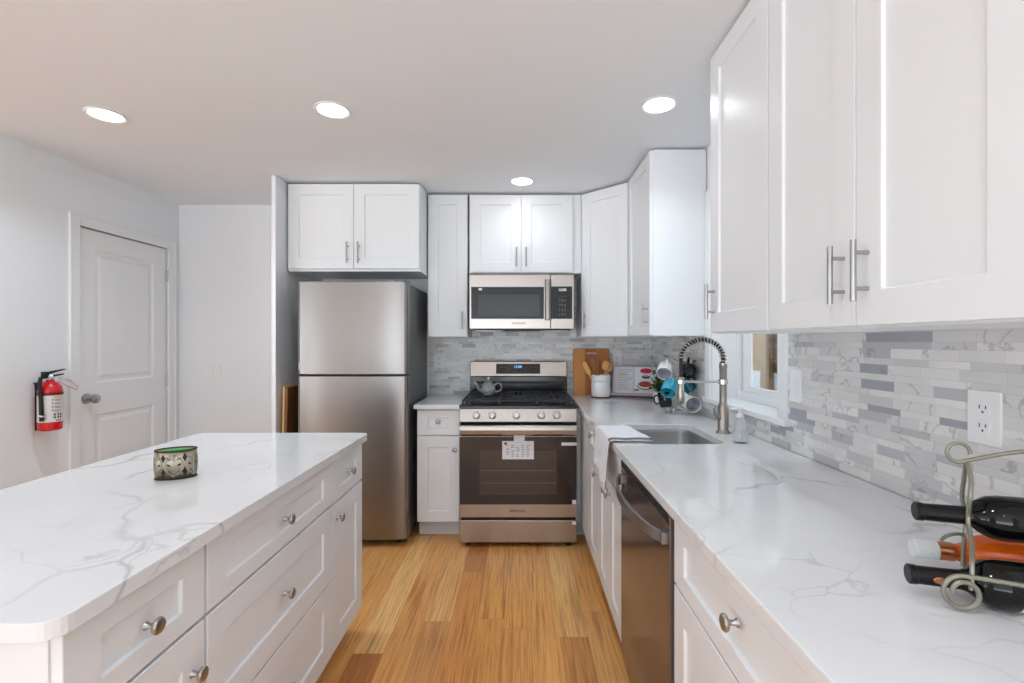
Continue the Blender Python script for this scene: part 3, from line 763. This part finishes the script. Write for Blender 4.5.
# paper tag on the oven door
tg = thing('paper_tag', 'white printed paper tag hanging from the oven handle', 'tag', (-.005, 3.117-.006, .577))
MB().box(-.11, .095, -.0012, 0, 0, .118).build('sheet', 'paper', tg, smooth=False)
MB().box(-.035, .035, -.0016, -.0002, .118, .175).build('strip', 'paper', tg, smooth=False)
b = MB()
for i in range(7):
    for j in range(5):
        if random.random() < .8: b.box(-.085+.033*j, -.085+.033*j+random.uniform(.012, .026), -.0017, -.0011, .018+.0115*i, .022+.0115*i)
b.build('print', 'ink', tg, smooth=False)
MB().lathe([(0, 0), (.009, 0), (.009, .0006), (0, .0006)], (-.088, -.0012, .102), (0, -1, 0), 12).build('logo', 'inkd', tg)
b = MB(); b.box(hw-.10, hw-.0, -.0045, -.0032, .665, .685); b.box(hw-.03, hw-.005, -.001, 0.001, .15, .172); b.box(hw-.03, hw-.004, -.0045, -.0032, .285, .312); b.build('sticker', 'paper', t, smooth=False)
for sx in (-1, 1): MB().cyl((sx*.33, .05, 0), (sx*.33, .05, .045), .018).build('foot', 'blackp', t)

# glass teapot
t = thing('glass_teapot', 'clear glass teapot sitting on the left rear burner grate', 'teapot', (-.225, 3.40, .959))
MB().lathe([(0, 0), (.032, 0), (.045, .012), (.053, .04), (.048, .068), (.032, .088), (.028, .09), (.030, .085), (.044, .066), (.049, .04), (.042, .014), (.03, .003), (0, .003)], seg=28).build('body', 'cutglass', t)
MB().lathe([(.031, .09), (.030, .096), (.014, .106), (.005, .109), (.004, .114), (.011, .12), (.011, .127), (0, .132)], seg=20).build('lid', 'cutglass', t)
MB().tube([(-.045, 0, .03), (-.066, 0, .045), (-.082, 0, .075), (-.1, 0, .098)], [.013, .010, .008, .007], 12).build('spout', 'cutglass', t)
MB().tube([(.044, 0, .072), (.06, 0, .086), (.08, 0, .086), (.094, 0, .07), (.093, 0, .045), (.075, 0, .03), (.05, 0, .026)], .0055, 10).build('handle', 'cutglass', t)

# ------------------------------------------------------------------ microwave
t = thing('microwave', 'stainless over-the-range microwave with black glass door mounted above the range', 'microwave', (.012, 3.453, 1.418))
hw = .377
MB().box(-hw, hw, .03, .405, .012, .405).build('body', 'fside', t, bevel=.003)
MB().box(-hw, .208, 0, .03, .012, .405).build('door', 'steelh', t, bevel=.004)
pc = MB().box(.210, hw, 0, .03, .012, .405).build('control_panel', 'steelh', t, bevel=.004)
MB().box(-hw+.014, .160, -.003, .001, .085, .315).build('door_glass', 'black', t, bevel=.002)
MB().box(-hw+.065, .130, -.0036, -.0028, .108, .26).build('window_screen', 'mglass', t, smooth=False)
MB().box(.214, .364, -.003, .001, .085, .318).build('keypad', 'black', pc, bevel=.002)
h = MB(); h.prism([(.166, -.024), (.172, -.034), (.196, -.034), (.202, -.024), (.198, -.018), (.17, -.018)], .075, .365); h.box(.175, .193, -.02, .002, .09, .11); h.box(.175, .193, -.02, .002, .335, .355)
h.build('handle', 'steel', t, bevel=.003)
text('12:00', .026, 'lcdw', pc, (.292, -.0034, .293))
for r, s in enumerate(('7 8 9', '4 5 6', '1 2 3', 'o 0 o')): text(s, .024, 'ink', pc, (.292, -.0034, .215-.033*r))
text('-- -- -- --', .016, 'ink', pc, (.292, -.0034, .245))
text('SAMSUNG', .022, 'inkd', t, (-.02, -.0004, .052))
MB().box(-.31, -.285, -.0042, -.003, .29, .305).build('sticker', 'paper', t, smooth=False)
b = MB(); b.box(-hw+.02, hw-.02, .02, .38, .002, .013); b.build('vent_base', 'blackp', t, smooth=False)
for x in (-.24, .24): MB().box(x-.1, x+.1, .06, .2, -.001, .003).build('grease_filter', 'nickel', t, smooth=False)

# ------------------------------------------------------------------ cutting board, crock, cookbook, plant
t = thing('cutting_board', 'two-tone wooden cutting board leaning on the backsplash right of the range', 'cutting board', (.425, 3.795, .9155), (R(-6), 0, 0))
def boardm():
    b = slab(rrect(0, .29, 0, .37, .012, 3), [rrect(.10, .19, .325, .34, .006, 3)], 0, .018)
    b.xf(Matrix(((1, 0, 0, 0), (0, 0, 1, 0), (0, 1, 0, 0), (0, 0, 0, 1)))); return b
boardm().build('board', 'board', t, bevel=.002)
cr = thing('utensil_crock', 'white ceramic crock on a wooden coaster in front of the cutting board', 'crock', (.615, 3.655, .9155))
MB().lathe([(.0, .008), (.064, .008), (.07, .013), (.072, .03), (.072, .165), (.069, .170), (.066, .165), (.066, .02), (0, .016)], seg=40).build('jar', 'white', cr)
MB().lathe([(0, 0), (.071, 0), (.073, .004), (.071, .008), (0, .008)], seg=40).build('coaster', 'woodd', cr)
lt = 'UTENSILS'
me_par = cr
for i, ch in enumerate(lt):
    a = R(-90-8+(i-3.5)*10.5)
    o = text(ch, .02, 'ink', cr, (0, 0, 0))
    o.data.transform(Matrix.Translation((math.cos(a)*.0723, math.sin(a)*.0723, .125)) @ Matrix.Rotation(a+PI/2, 4, 'Z'))
def utensil(label, x, y, tilt, yaw, kind, m, L):
    u = thing('wooden_spoon' if kind != 'spatula' else 'wooden_spatula', label, 'utensil', (.615+x, 3.655+y, .9155+.022), (0, 0, 0))
    d = Vector((math.sin(tilt)*math.cos(yaw), math.sin(tilt)*math.sin(yaw), math.cos(tilt)))
    MB().tube([d*(L*.0), d*(L*.5), d*(L*.72)], [.0055, .006, .006], 10).build('shaft', m, u)
    b = MB()
    if kind == 'spoon': b.sphere((0, 0, 0), .031, (1, .3, 1.25))
    elif kind == 'spatula': b.prism(rrect(-.017, .017, -.045, .055, .012, 4), -.003, .003, 'y')
    else: b.lathe([(0, -.04), (.008, -.04), (.01, .02), (.007, .04), (0, .042)], seg=10)
    q = Vector((0, 0, 1)).rotation_difference(d)
    b.xf(Matrix.Translation(d*(L*.72+.034)) @ q.to_matrix().to_4x4()); b.build('head', m, u)
utensil('wide round-headed pale wooden spoon standing in the white crock', .02, -.02, .07, R(-20), 'spoon', 'spoon', .26)
utensil('pale wooden spatula leaning left out of the white crock', -.02, -.01, .42, R(180), 'spatula', 'spoon', .25)
utensil('brown wooden spatula leaning slightly left in the white crock', .0, .02, .22, R(175), 'spatula', 'spoond', .265)
utensil('pale wooden spoon leaning right behind the round-headed spoon', .02, .025, .25, R(10), 'spoon', 'woodl', .25)
utensil('thin brown wooden stick standing upright behind the other utensils', -.005, .03, .05, R(160), 'stick', 'spoond', .27)

t = thing('cookbook', 'open cookbook with food photographs leaning on a stand in the corner', 'book', (.705, 3.70, .922), (R(-17), 0, R(-20)))
b = MB(); b.box(0, .345, 0, .006, .012, .235); b.build('cover', 'bookp', t, bevel=.001)
pg = MB()
for s in (0, 1):
    n = 10; bm = pg.bm; A = []
    for i in range(n+1):
        f = i/n; x = .01+.16*f if s == 0 else .172+.165*f
        g = f if s == 0 else 1-f
        y = -.004 - .012*math.sin(PI*min(1, g))**.7 if g < 1 else -.002
        A.append((x, y))
    poly = A + [(A[-1][0], 0), (A[0][0], 0)]
    pg.prism(poly, .017, .23)
pg.build('pages', 'paper', t)
b = MB()
for i in range(13): b.box(.05, .05+random.uniform(.07, .1), -.0175, -.0168, .205-.013*i, .2075-.013*i)
b.build('text_lines', 'ink', t, smooth=False)
MB().box(.07, .10, -.0178, -.017, .165, .172).build('heading', 'food1', t, smooth=False)
def disc(cx, cz, rx, rz, m, nm, y=-.0165, th=.002):
    MB().prism([(cx+rx*math.cos(2*PI*i/24), cz+rz*math.sin(2*PI*i/24)) for i in range(24)], y-th, y, 'y').build(nm, m, t)
disc(.255, .185, .046, .032, 'paper', 'printed_bowl'); disc(.255, .197, .044, .02, 'food1', 'printed_berries', -.0185)
disc(.255, .152, .03, .014, 'inkd', 'printed_shadow')
disc(.255, .085, .066, .034, 'inkd', 'printed_plate_rim'); disc(.255, .088, .063, .03, 'wlabel', 'printed_plate', -.0185); disc(.25, .093, .046, .022, 'food2', 'printed_tart', -.0205); disc(.255, .098, .028, .012, 'food1', 'printed_topping', -.0225)
disc(.19, .05, .02, .006, 'food3', 'printed_garnish')
b = MB(); b.box(-.01, .35, -.035, .012, 0, .008); b.box(-.01, .35, -.035, -.031, .008, .02); b.build('stand', 'bookp', t, bevel=.001)

t = thing('potted_plant', 'small bushy green plant between the cookbook and the mug tree', 'plant', (.975, 3.37, .9155))
MB().lathe([(0, 0), (.032, 0), (.042, .07), (.044, .075), (.039, .075), (.036, .06), (0, .06)], seg=24).build('pot', 'white', t)
MB().lathe([(0, .062), (.037, .062), (.037, .058)], seg=20).build('soil', 'woodd', t)
lv = {'leaf': MB(), 'leafl': MB(), 'leafr': MB()}
st = MB()
for i in range(34):
    yaw = random.uniform(0, 2*PI); el = random.uniform(.1, 1.2); L = random.uniform(.08, .20)
    d = Vector((math.sin(el)*math.cos(yaw)*.8, math.sin(el)*math.sin(yaw)*.8, math.cos(el)*1.15))
    p0 = Vector((0, 0, .06)); p1 = p0 + d*L*.9
    st.tube([p0, p0.lerp(p1, .5)+Vector((0, 0, .01)), p1], .0013, 5)
    for k in range(4):
        m = random.choice(['leaf', 'leaf', 'leaf', 'leafl', 'leafr']); c = p0.lerp(p1, .5+.17*k)
        u = Vector((random.uniform(-1, 1), random.uniform(-1, 1), random.uniform(-.3, .8))).normalized(); w = u.orthogonal().normalized(); a = .022; bb = .011
        n_ = u.cross(w)
        P = [c, c+u*a*.5+w*bb, c+u*a*1.3, c+u*a*.5-w*bb]; Mi = c+u*a*.6+n_*.004
        for q in range(4): lv[m].face([P[q], P[(q+1) % 4], Mi])
st.build('stems', 'leaf', t)
for m, b in lv.items(): b.build('leaves', m, t, smooth=False)

# ------------------------------------------------------------------ mug tree and mugs
mtx, mty = .955, 2.86
t = thing('mug_tree', 'chrome wire mug tree standing beside the window', 'mug rack', (mtx, mty, .9155))
b = MB(); ring = [(.075*math.cos(2*PI*i/32), .06*math.sin(2*PI*i/32), .035) for i in range(32)]
b.tube(ring, .0028, 8, True); ring2 = [(.078*math.cos(2*PI*i/32), .063*math.sin(2*PI*i/32), .012) for i in range(32)]
b.tube(ring2, .0028, 8, True)
for a in range(0, 360, 45): b.tube([(.078*math.cos(R(a)), .063*math.sin(R(a)), .012), (.075*math.cos(R(a)), .06*math.sin(R(a)), .035)], .002, 6)
for a in (45, 135, 225, 315):
    b.sphere((.075*math.cos(R(a)), .06*math.sin(R(a)), .0075), .0075); b.tube([(.075*math.cos(R(a)), .06*math.sin(R(a)), .012), (0, 0, .02)], .0025, 6)
b.build('base_basket', 'chrome', t)
b = MB(); b.tube([(0, 0, .015), (0, 0, .35)], .004, 10); b.sphere((0, 0, .355), .009); b.build('pole', 'chrome', t)
hooks = [(-.055, -.03, .335), (.05, -.03, .33), (.07, .02, .325), (-.05, -.035, .235), (.055, -.03, .235), (.02, -.05, .225), (-.05, .03, .235), (.03, .05, .33)]
for hx, hy, hz in hooks:
    MB().tube([(0, 0, hz-.02), (hx*.5, hy*.5, hz-.022), (hx*.9, hy*.9, hz-.012), (hx, hy, hz)], .0026, 7).sphere((hx, hy, hz), .005).build('hook', 'chrome', t)
def mug(label, px, py, Y, m_out, m_in, axis, up, r=.04, h=.088):
    """px,py: where its mouth centre shows; axis: direction the mouth looks; up: handle side"""
    s = 480/Y
    c = Vector(((px-520)/s, Y, 1.34-(py-341.5)/s))
    ax = Vector(axis).normalized(); u = Vector(up); u = (u-ax*u.dot(ax)).normalized(); w = ax.cross(u)
    mt = Matrix.Translation(c) @ Matrix((( u.x, w.x, ax.x, 0), (u.y, w.y, ax.y, 0), (u.z, w.z, ax.z, 0), (0, 0, 0, 1)))
    e = thing('mug', label, 'mug', group='mugs on the mug tree'); e.matrix_world = mt
    MB().lathe([(r*.955, -.004), (r*.97, -.001), (r, 0), (r*1.01, -.004), (r, -h*.6), (r*.93, -h*.93), (r*.8, -h), (0, -h)], seg=32).build('cup', m_out, e)
    MB().lathe([(r*.955, -.004), (r*.93, -h*.6), (r*.84, -h*.9), (0, -h*.93)], seg=32).build('interior', m_in, e)
    MB().tube([(r*.97, 0, -.02), (r*1.35, 0, -.015), (r*1.62, 0, -.03), (r*1.62, 0, -.052), (r*1.35, 0, -.068), (r*.92, 0, -.066)], .0048, 8).build('handle', m_out, e)
mug('white mug hanging upper left on the mug tree', 664, 374, 2.78, 'white', 'lilac', (-.35, -.8, -.55), (.2, -.1, 1), r=.043)
mug('black mug with its dark mouth facing out, upper right on the mug tree', 688, 371, 2.76, 'navy', 'navy', (-.25, -1, -.12), (.1, 0, 1), r=.045)
mug('slate blue mug hanging behind the black mug', 698, 374, 2.86, 'slate', 'navy', (.25, -.8, -.3), (0, 0, 1), r=.04)
mug('bright turquoise mug hanging on the left of the mug tree', 668, 393, 2.76, 'cyan', 'cyan', (-.45, -.7, -.75), (.4, 0, 1), r=.042)
mug('dark teal mug hanging on the right side of the mug tree', 692, 391, 2.90, 'teal', 'teal', (.6, -.3, -.9), (-.5, 0, .8), r=.036)
mug('pale blue mug hanging in the middle of the mug tree', 684, 391, 2.93, 'pale', 'pale', (.1, -.3, -1), (0, 1, .3), r=.038)
mug('white mug with grey interior facing out, lowest on the mug tree', 693.5, 405, 2.72, 'white', 'lilac', (.05, -1, -.1), (-.6, .1, 1), r=.044)
mug('black mug standing low at the left foot of the mug tree', 664, 392, 2.84, 'navy', 'navy', (-.1, .1, 1), (-1, .3, 0), r=.038)

# ------------------------------------------------------------------ outlets and switches
def plate(name, label, loc, rz, kind='outlet', w=.072, h=.117):
    t = thing(name, label, 'outlet' if kind == 'outlet' else 'switch', loc, rz)
    MB().prism(rrect(-w/2, w/2, -h/2, h/2, .004, 3), -.006, 0, 'y').build('cover_plate', 'plastic', t, bevel=.0015)
    if kind == 'outlet':
        for z in (.021, -.021):
            f = MB(); f.prism(rrect(-.0165, .0165, z-.0145, z+.0145, .006, 3), -.0078, -.006, 'y'); fo = f.build('socket', 'plastic', t, bevel=.0005)
            s = MB(); s.box(-.0085, -.006, -.0082, -.0077, z-.002, z+.0075); s.box(.006, .0085, -.0082, -.0077, z-.001, z+.0065); s.lathe([(0, 0), (.0028, 0), (0, .0004)], (0, -.0078, z-.0085), (0, -1, 0), 10)
            s.build('slots', 'slot', fo, smooth=False)
    else:
        n = 2 if w > .09 else 1
        for i in range(n):
            x = 0 if n == 1 else (-.023 + .046*i)
            MB().prism([(-.033+0, -.0075), (-.033, -.006), (.033, -.006), (.033, -.0105)], x-.0165, x+.0165, 'x').xf(Matrix(((1, 0, 0, 0), (0, 0, 1, 0), (0, 1, 0, 0), (0, 0, 0, 1))) if False else Matrix.Identity(4)).build('rocker', 'plastic', t, bevel=.0005)
    return t
# rocker prism uses (u,v)->(y,z): rebuild correctly
def rocker_fix(t):
    for c in list(t.children):
        if c.name.startswith('rocker'):
            for v in c.data.vertices: y, z = v.co.y, v.co.z; v.co.y = z; v.co.z = y
for args in [
    ('wall_switch', 'white double rocker switch on the back wall right of the panelled door', (-2.46, YB, 1.11), 0, 'switch', .115, .117),
    ('wall_outlet', 'white outlet on the back tile between refrigerator and range', (-.648, YB-.006, 1.185), 0, 'outlet', .088, .117),
    ('wall_outlet', 'white outlet on the back tile between cutting board and cookbook', (.782, YB-.006, 1.19), 0, 'outlet', .072, .117),
    ('wall_switch', 'white rocker switch on the right tile just beside the window casing', (XR-.006, 1.83, 1.172), R(-90), 'switch', .076, .125),
    ('wall_outlet', 'large white outlet on the right tile above the wine rack', (XR-.006, 1.086, 1.168), R(-90), 'outlet', .078, .122)]:
    tt = plate(*args)
    if args[4] == 'switch': rocker_fix(tt)

# ------------------------------------------------------------------ fire extinguisher
t = thing('fire_extinguisher', 'red fire extinguisher mounted on the left wall beside the panelled door', 'fire extinguisher', (XL+.068, 2.74, .835))
MB().lathe([(0, 0), (.045, 0), (.053, .006), (.054, .014), (.054, .222), (.050, .245), (.036, .268), (.018, .28), (.016, .29), (0, .29)], seg=32).build('cylinder', 'red', t)
lb = MB(); n = 22
def lab(b, a0, a1, z0, z1, r):
    bm = b.bm; A = []; B = []
    for i in range(n+1):
        a = R(a0+(a1-a0)*i/n); A.append(bm.verts.new((r*math.cos(a), r*math.sin(a), z0))); B.append(bm.verts.new((r*math.cos(a), r*math.sin(a), z1)))
    for i in range(n): bm.faces.new((A[i], A[i+1], B[i+1], B[i]))
lab(lb, -140, 40, .05, .20, .0546); lb.build('label', 'label', t)
b = MB(); lab(b, -30, 12, .185, .196, .055); b.build('label_heading', 'yellow', t)
b = MB()
for k in range(4):
    lab(b, -38, -32, .172-.02*k, .180-.02*k, .055)
b.build('label_bullets', 'inkd', t)
b = MB()
for k in range(4): lab(b, -26, 8-3*k, .174-.02*k, .178-.02*k, .055); lab(b, -26, 2, .168-.02*k, .171-.02*k, .055)
for k in range(5): lab(b, -88, -58, .066+.007*k, .068+.007*k, .055)
b.build('label_text', 'ink', t)
b = MB()
for a in (-30, -12, 2):
    lab(b, a, a+9, .086, .098, .055); lab(b, a, a+9, .070, .082, .055)
b.build('label_symbols', 'inkd', t)
b = MB(); lab(b, -20, 8, .056, .062, .055); b.build('label_brand', 'food1', t)
b = MB(); b.lathe([(.0545, .205), (.0565, .205), (.0565, .215), (.0545, .215)], seg=32); b.build('strap', 'rubber', t)
b = MB(); b.lathe([(0, .29), (.017, .29), (.017, .305), (.012, .31), (.012, .322), (0, .322)], seg=18); b.cyl((0, 0, .303), (.0, -.032, .303), .008); b.lathe([(0, 0), (.013, 0), (.013, .008), (0, .009)], (.012, -.01, .303), (1, -.5, 0), 16); b.build('valve', 'chrome', t)
b = MB(); b.box(-.008, .008, -.04, .0, .318, .330); b.prism([(-.03, .32), (.0, .334), (.085, .345), (.088, .341), (.0, .322)], -.008, .008, 'x'); b.prism([(-.0, .308), (.01, .312), (.075, .318), (.078, .312), (.0, .30)], -.007, .007, 'x'); b.box(-.009, .009, -.045, -.02, .296, .334); b.build('lever', 'rubber', t)
b = MB(); b.tube([(0, -.03, .303), (.0, -.055, .30), (.006, -.067, .27), (.01, -.066, .22), (.012, -.064, .15), (.014, -.062, .06)], [.009, .009, .0095, .0095, .0095, .011], 12); b.build('hose', 'rubber', t)
b = MB(); b.tube([(.012, -.064, .085), (.014, -.063, .093)], .0122, 12); b.build('hose_clip', 'paper', t)
b = MB(); b.box(-.068, -.054, -.02, .02, .0, .27); b.box(-.068, -.03, -.03, .03, .268, .272) ; b.build('wall_bracket', 'rubber', t, smooth=False)
b = MB(); tp = [Vector((.02, .03, .298)), Vector((.022, .10, .275)), Vector((.022, .145, .235)), Vector((.022, .145, .215)), Vector((.02, .09, .238)), Vector((.02, .035, .272))]
b.tube(tp, .0018, 6, True); b.build('inspection_tag', 'pink', t)
b = MB(); b.face([tuple(p) for p in tp]); b.build('tag_sheet', mat('clear tag', (235, 225, 228), .3, alpha=.45), t, smooth=False)

# ------------------------------------------------------------------ oval candle holder on the island
t = thing('candle_holder', 'oval pewter leaf-patterned candle holder with green glass on the island top', 'candle holder', (-1.075, 1.50, .9155), R(24))
A_, B_ = .055, .033; Hh = .09
def ell(f, z, k=1.0): return (A_*k*math.cos(f), B_*k*math.sin(f), z)
N = 48
b = MB(); bm = b.bm
def eshell(b, k0, z0, z1, k1=None):
    bm = b.bm; n = 48; A = [bm.verts.new(ell(2*PI*i/n, z0, k0)) for i in range(n)]; Bv = [bm.verts.new(ell(2*PI*i/n, z1, k1 or k0)) for i in range(n)]
    for i in range(n): bm.faces.new((A[i], A[(i+1) % n], Bv[(i+1) % n], Bv[i]))
eshell(b, 1, .004, Hh-.003); o = b.build('band', 'pewter', t)
so = o.modifiers.new('s', 'SOLIDIFY'); so.thickness = .0015; so.offset = -1
b = MB(); b.tube([ell(2*PI*i/N, .003) for i in range(N)], .0022, 8, True); b.build('lower_rim', 'pewterd', t)
MB().tube([ell(2*PI*i/N, Hh-.002) for i in range(N)], .0022, 8, True).build('rim', 'pewterd', t)
lf = MB(); dk = MB()
for c0 in range(6):
    f0 = 2*PI*c0/6 - .5
    def pt(u, v, k=1.02): return ell(f0+u*.5, Hh/2+v*.036, k)
    for sg in (-1, 1):
        lf.tube([pt(sg*math.sin(PI*s/10)*.85, -1+2*s/10) for s in range(11)], .0016, 6)
        for s in range(1, 6): lf.tube([pt(0, -1+.33*s), pt(sg*.6*math.sin(PI*(s+1)/7), -.75+.33*s)], .001, 5)
        for s in range(3):
            z = Hh/2 - .02 + .019*s; w = .15; a = f0+sg*.16
            q = [(a, z-.003), (a+sg*.16, z), (a+sg*.2, z+.006), (a+.02*sg, z+.003)]
            dk.face([ell(aa, zz, 1.012) for aa, zz in q])
        a = f0+.52; q = [(a-.13, Hh/2+sg*.022), (a, Hh/2+sg*.008), (a+.13, Hh/2+sg*.022), (a, Hh/2+sg*.036)]
        dk.face([ell(aa, zz, 1.012) for aa, zz in q])
    lf.tube([pt(0, -1), pt(0, 1)], .0014, 6)
lf.build('leaf_relief', 'pewter', t); dk.build('cutouts', 'pewterd', t, smooth=False)
b = MB(); eshell(b, .93, .006, Hh-.006, .93); o = b.build('glass_liner', 'green', t); so = o.modifiers.new('s', 'SOLIDIFY'); so.thickness = .002
b = MB(); b.prism([ell(2*PI*i/32, 0, .9)[:2] for i in range(32)], .004, .055); b.build('candle_wax', 'green', t)
MB().tube([(0, 0, .055), (.001, 0, .068)], .0012, 6).build('wick', 'inkd', t)

# ------------------------------------------------------------------ wine rack and bottles
YAW = R(17)     # the rack stands a little askew, its right end nearer the edge
def wine(label, x_tip, y, z, kind):
    t = thing('wine_bottle', label, 'bottle', (x_tip+.30*math.cos(YAW), y-.30*math.sin(YAW), z), (0, R(-90), -YAW), 'wine bottles in the wire rack')
    glass = 'bottle' if kind != 'rose' else 'rose'
    MB().lathe([(0, .004), (.022, 0), (.034, .001), (.0372, .006), (.0372, .180), (.0345, .197), (.026, .212), (.0175, .222), (.0142, .235), (.0138, .29), (0, .29)], seg=36).build('glass', glass, t)
    if kind == 'rose':
        MB().lathe([(.0145, .238), (.0165, .238), (.0165, .262), (.0145, .262)], seg=24).build('foil', 'copper', t)
        prof = [(.0155, .262)]
        for i in range(14): prof += [(.0168, .263+.0026*i), (.0158, .2643+.0026*i)]
        prof += [(.016, .30), (0, .30)]
        MB().lathe(prof, seg=28).build('screw_cap', 'frost', t)
    else:
        MB().lathe([(.0145, .225), (.0152, .225), (.0145, .29), (.0158, .291), (.0158, .2995), (.014, .301), (0, .301)], seg=24).build('capsule', 'capsule', t)
        if kind == 'label':
            b = MB(); bm = b.bm; A = []; Bv = []
            for i in range(25):
                a = R(60+190*i/24); A.append(bm.verts.new((.0377*math.cos(a), .0377*math.sin(a), .06))); Bv.append(bm.verts.new((.0377*math.cos(a), .0377*math.sin(a), .165)))
            for i in range(24): bm.faces.new((A[i], A[i+1], Bv[i+1], Bv[i]))
            b.build('label', 'wlabel', t)
            MB().sphere((0, -.0152, .262), .006, (1, .15, 1.6)).build('capsule_emblem', 'copper', t)
    return t
wine('black wine bottle lying alone on the top level of the wire rack', .700, .85, 1.040, 'plain')
wine('black wine bottle with cream label in the lower front of the wire rack', .647, .80, .9535, 'label')
wine('bottle of orange wine with frosted cap behind the black bottles in the rack', .735, .90, .9535, 'rose')
o0 = Vector((.77, .82, .9155))
t = thing('wine_rack', 'olive grey scrolled wire wine rack on the near right countertop', 'wine rack', tuple(o0))
def smooth(P, n=6):
    out = []; P = [Vector(p) for p in P]
    for i in range(len(P)-1):
        p0 = P[max(i-1, 0)]; p1 = P[i]; p2 = P[i+1]; p3 = P[min(i+2, len(P)-1)]
        for k in range(n):
            q = k/n; out.append(.5*((2*p1)+(-p0+p2)*q+(2*p0-5*p1+4*p2-p3)*q*q+(-p0+3*p1-3*p2+p3)*q**3))
    return out+[P[-1]]
AX = Vector((math.cos(YAW), -math.sin(YAW), 0))
MID = Vector((.77, .82, 0)) + AX*.125           # the far end frame mirrors about this plane
def mirr(p): p = Vector(p); return p + AX*(2*(MID-p).dot(AX))
def L(P, mir=False): return [(mirr(p) if mir else Vector(p))-o0 for p in P]
rw = .0034
front = [(0.7759, 0.8350, 1.1321), (0.7658, 0.8150, 1.1082), (0.7528, 0.8030, 1.0799), (0.7607, 0.8150, 1.0369), (0.7392, 0.7850, 1.0072), (0.7128, 0.7570, 0.9923), (0.7081, 0.7520, 0.9742), (0.7066, 0.7520, 0.9507)]
rear = [(0.7759, 0.8350, 1.1321), (0.7955, 0.8600, 1.0954), (0.8030, 0.8720, 1.0575), (0.7991, 0.8600, 1.0238), (0.7918, 0.8560, 0.9860), (0.7891, 0.8550, 0.9401)]
hook = [(0.7918, 0.8560, 0.9931), (0.7847, 0.8560, 0.9967), (0.7686, 0.8560, 0.9958), (0.7561, 0.8560, 0.9905), (0.7508, 0.8560, 0.9842)]
sc = Vector((0.6940, 0.7520, .946)); tc = Vector((0.7628, 0.8350, 1.1469))
def ring(c, q, a): return c + AX*(q*math.cos(a)) + Vector((0, 0, q*math.sin(a)))
scroll = [ring(sc, .0265*(1-.5*(i/33)**1.6), R(90+450*i/33)) for i in range(34)]
curl = [ring(tc, .0165, R(-48-320*i/21)) for i in range(22)]
s0 = scroll[0] + AX*.02 - Vector((0, 0, .0005))
for mir in (False, True):
    b = MB(); b.tube(smooth(L(front, mir)), rw); b.tube(smooth(L(rear, mir)), rw); b.tube(smooth(L(hook, mir)), rw*.85); b.build('end_frame', 'wire', t)
    MB().tube(L([s0]+scroll, mir), rw*1.1).build('foot_scroll', 'wire', t)
    MB().tube(L(curl, mir), rw).build('top_curl', 'wire', t)
def span(a, sag, n=8):
    a = Vector(a); b_ = mirr(a)
    return [a.lerp(b_, i/n)+Vector((0, 0, sag*math.sin(PI*i/n))) for i in range(n+1)]
MB().tube(smooth(L(span(s0, -.006))), rw*1.1).build('front_rail', 'wire', t)
MB().tube(smooth(L(span(front[0], .026))), rw*1.1).build('handle', 'wire', t)
MB().tube(L(span(rear[-1], 0)), rw).build('rear_rail', 'wire', t)
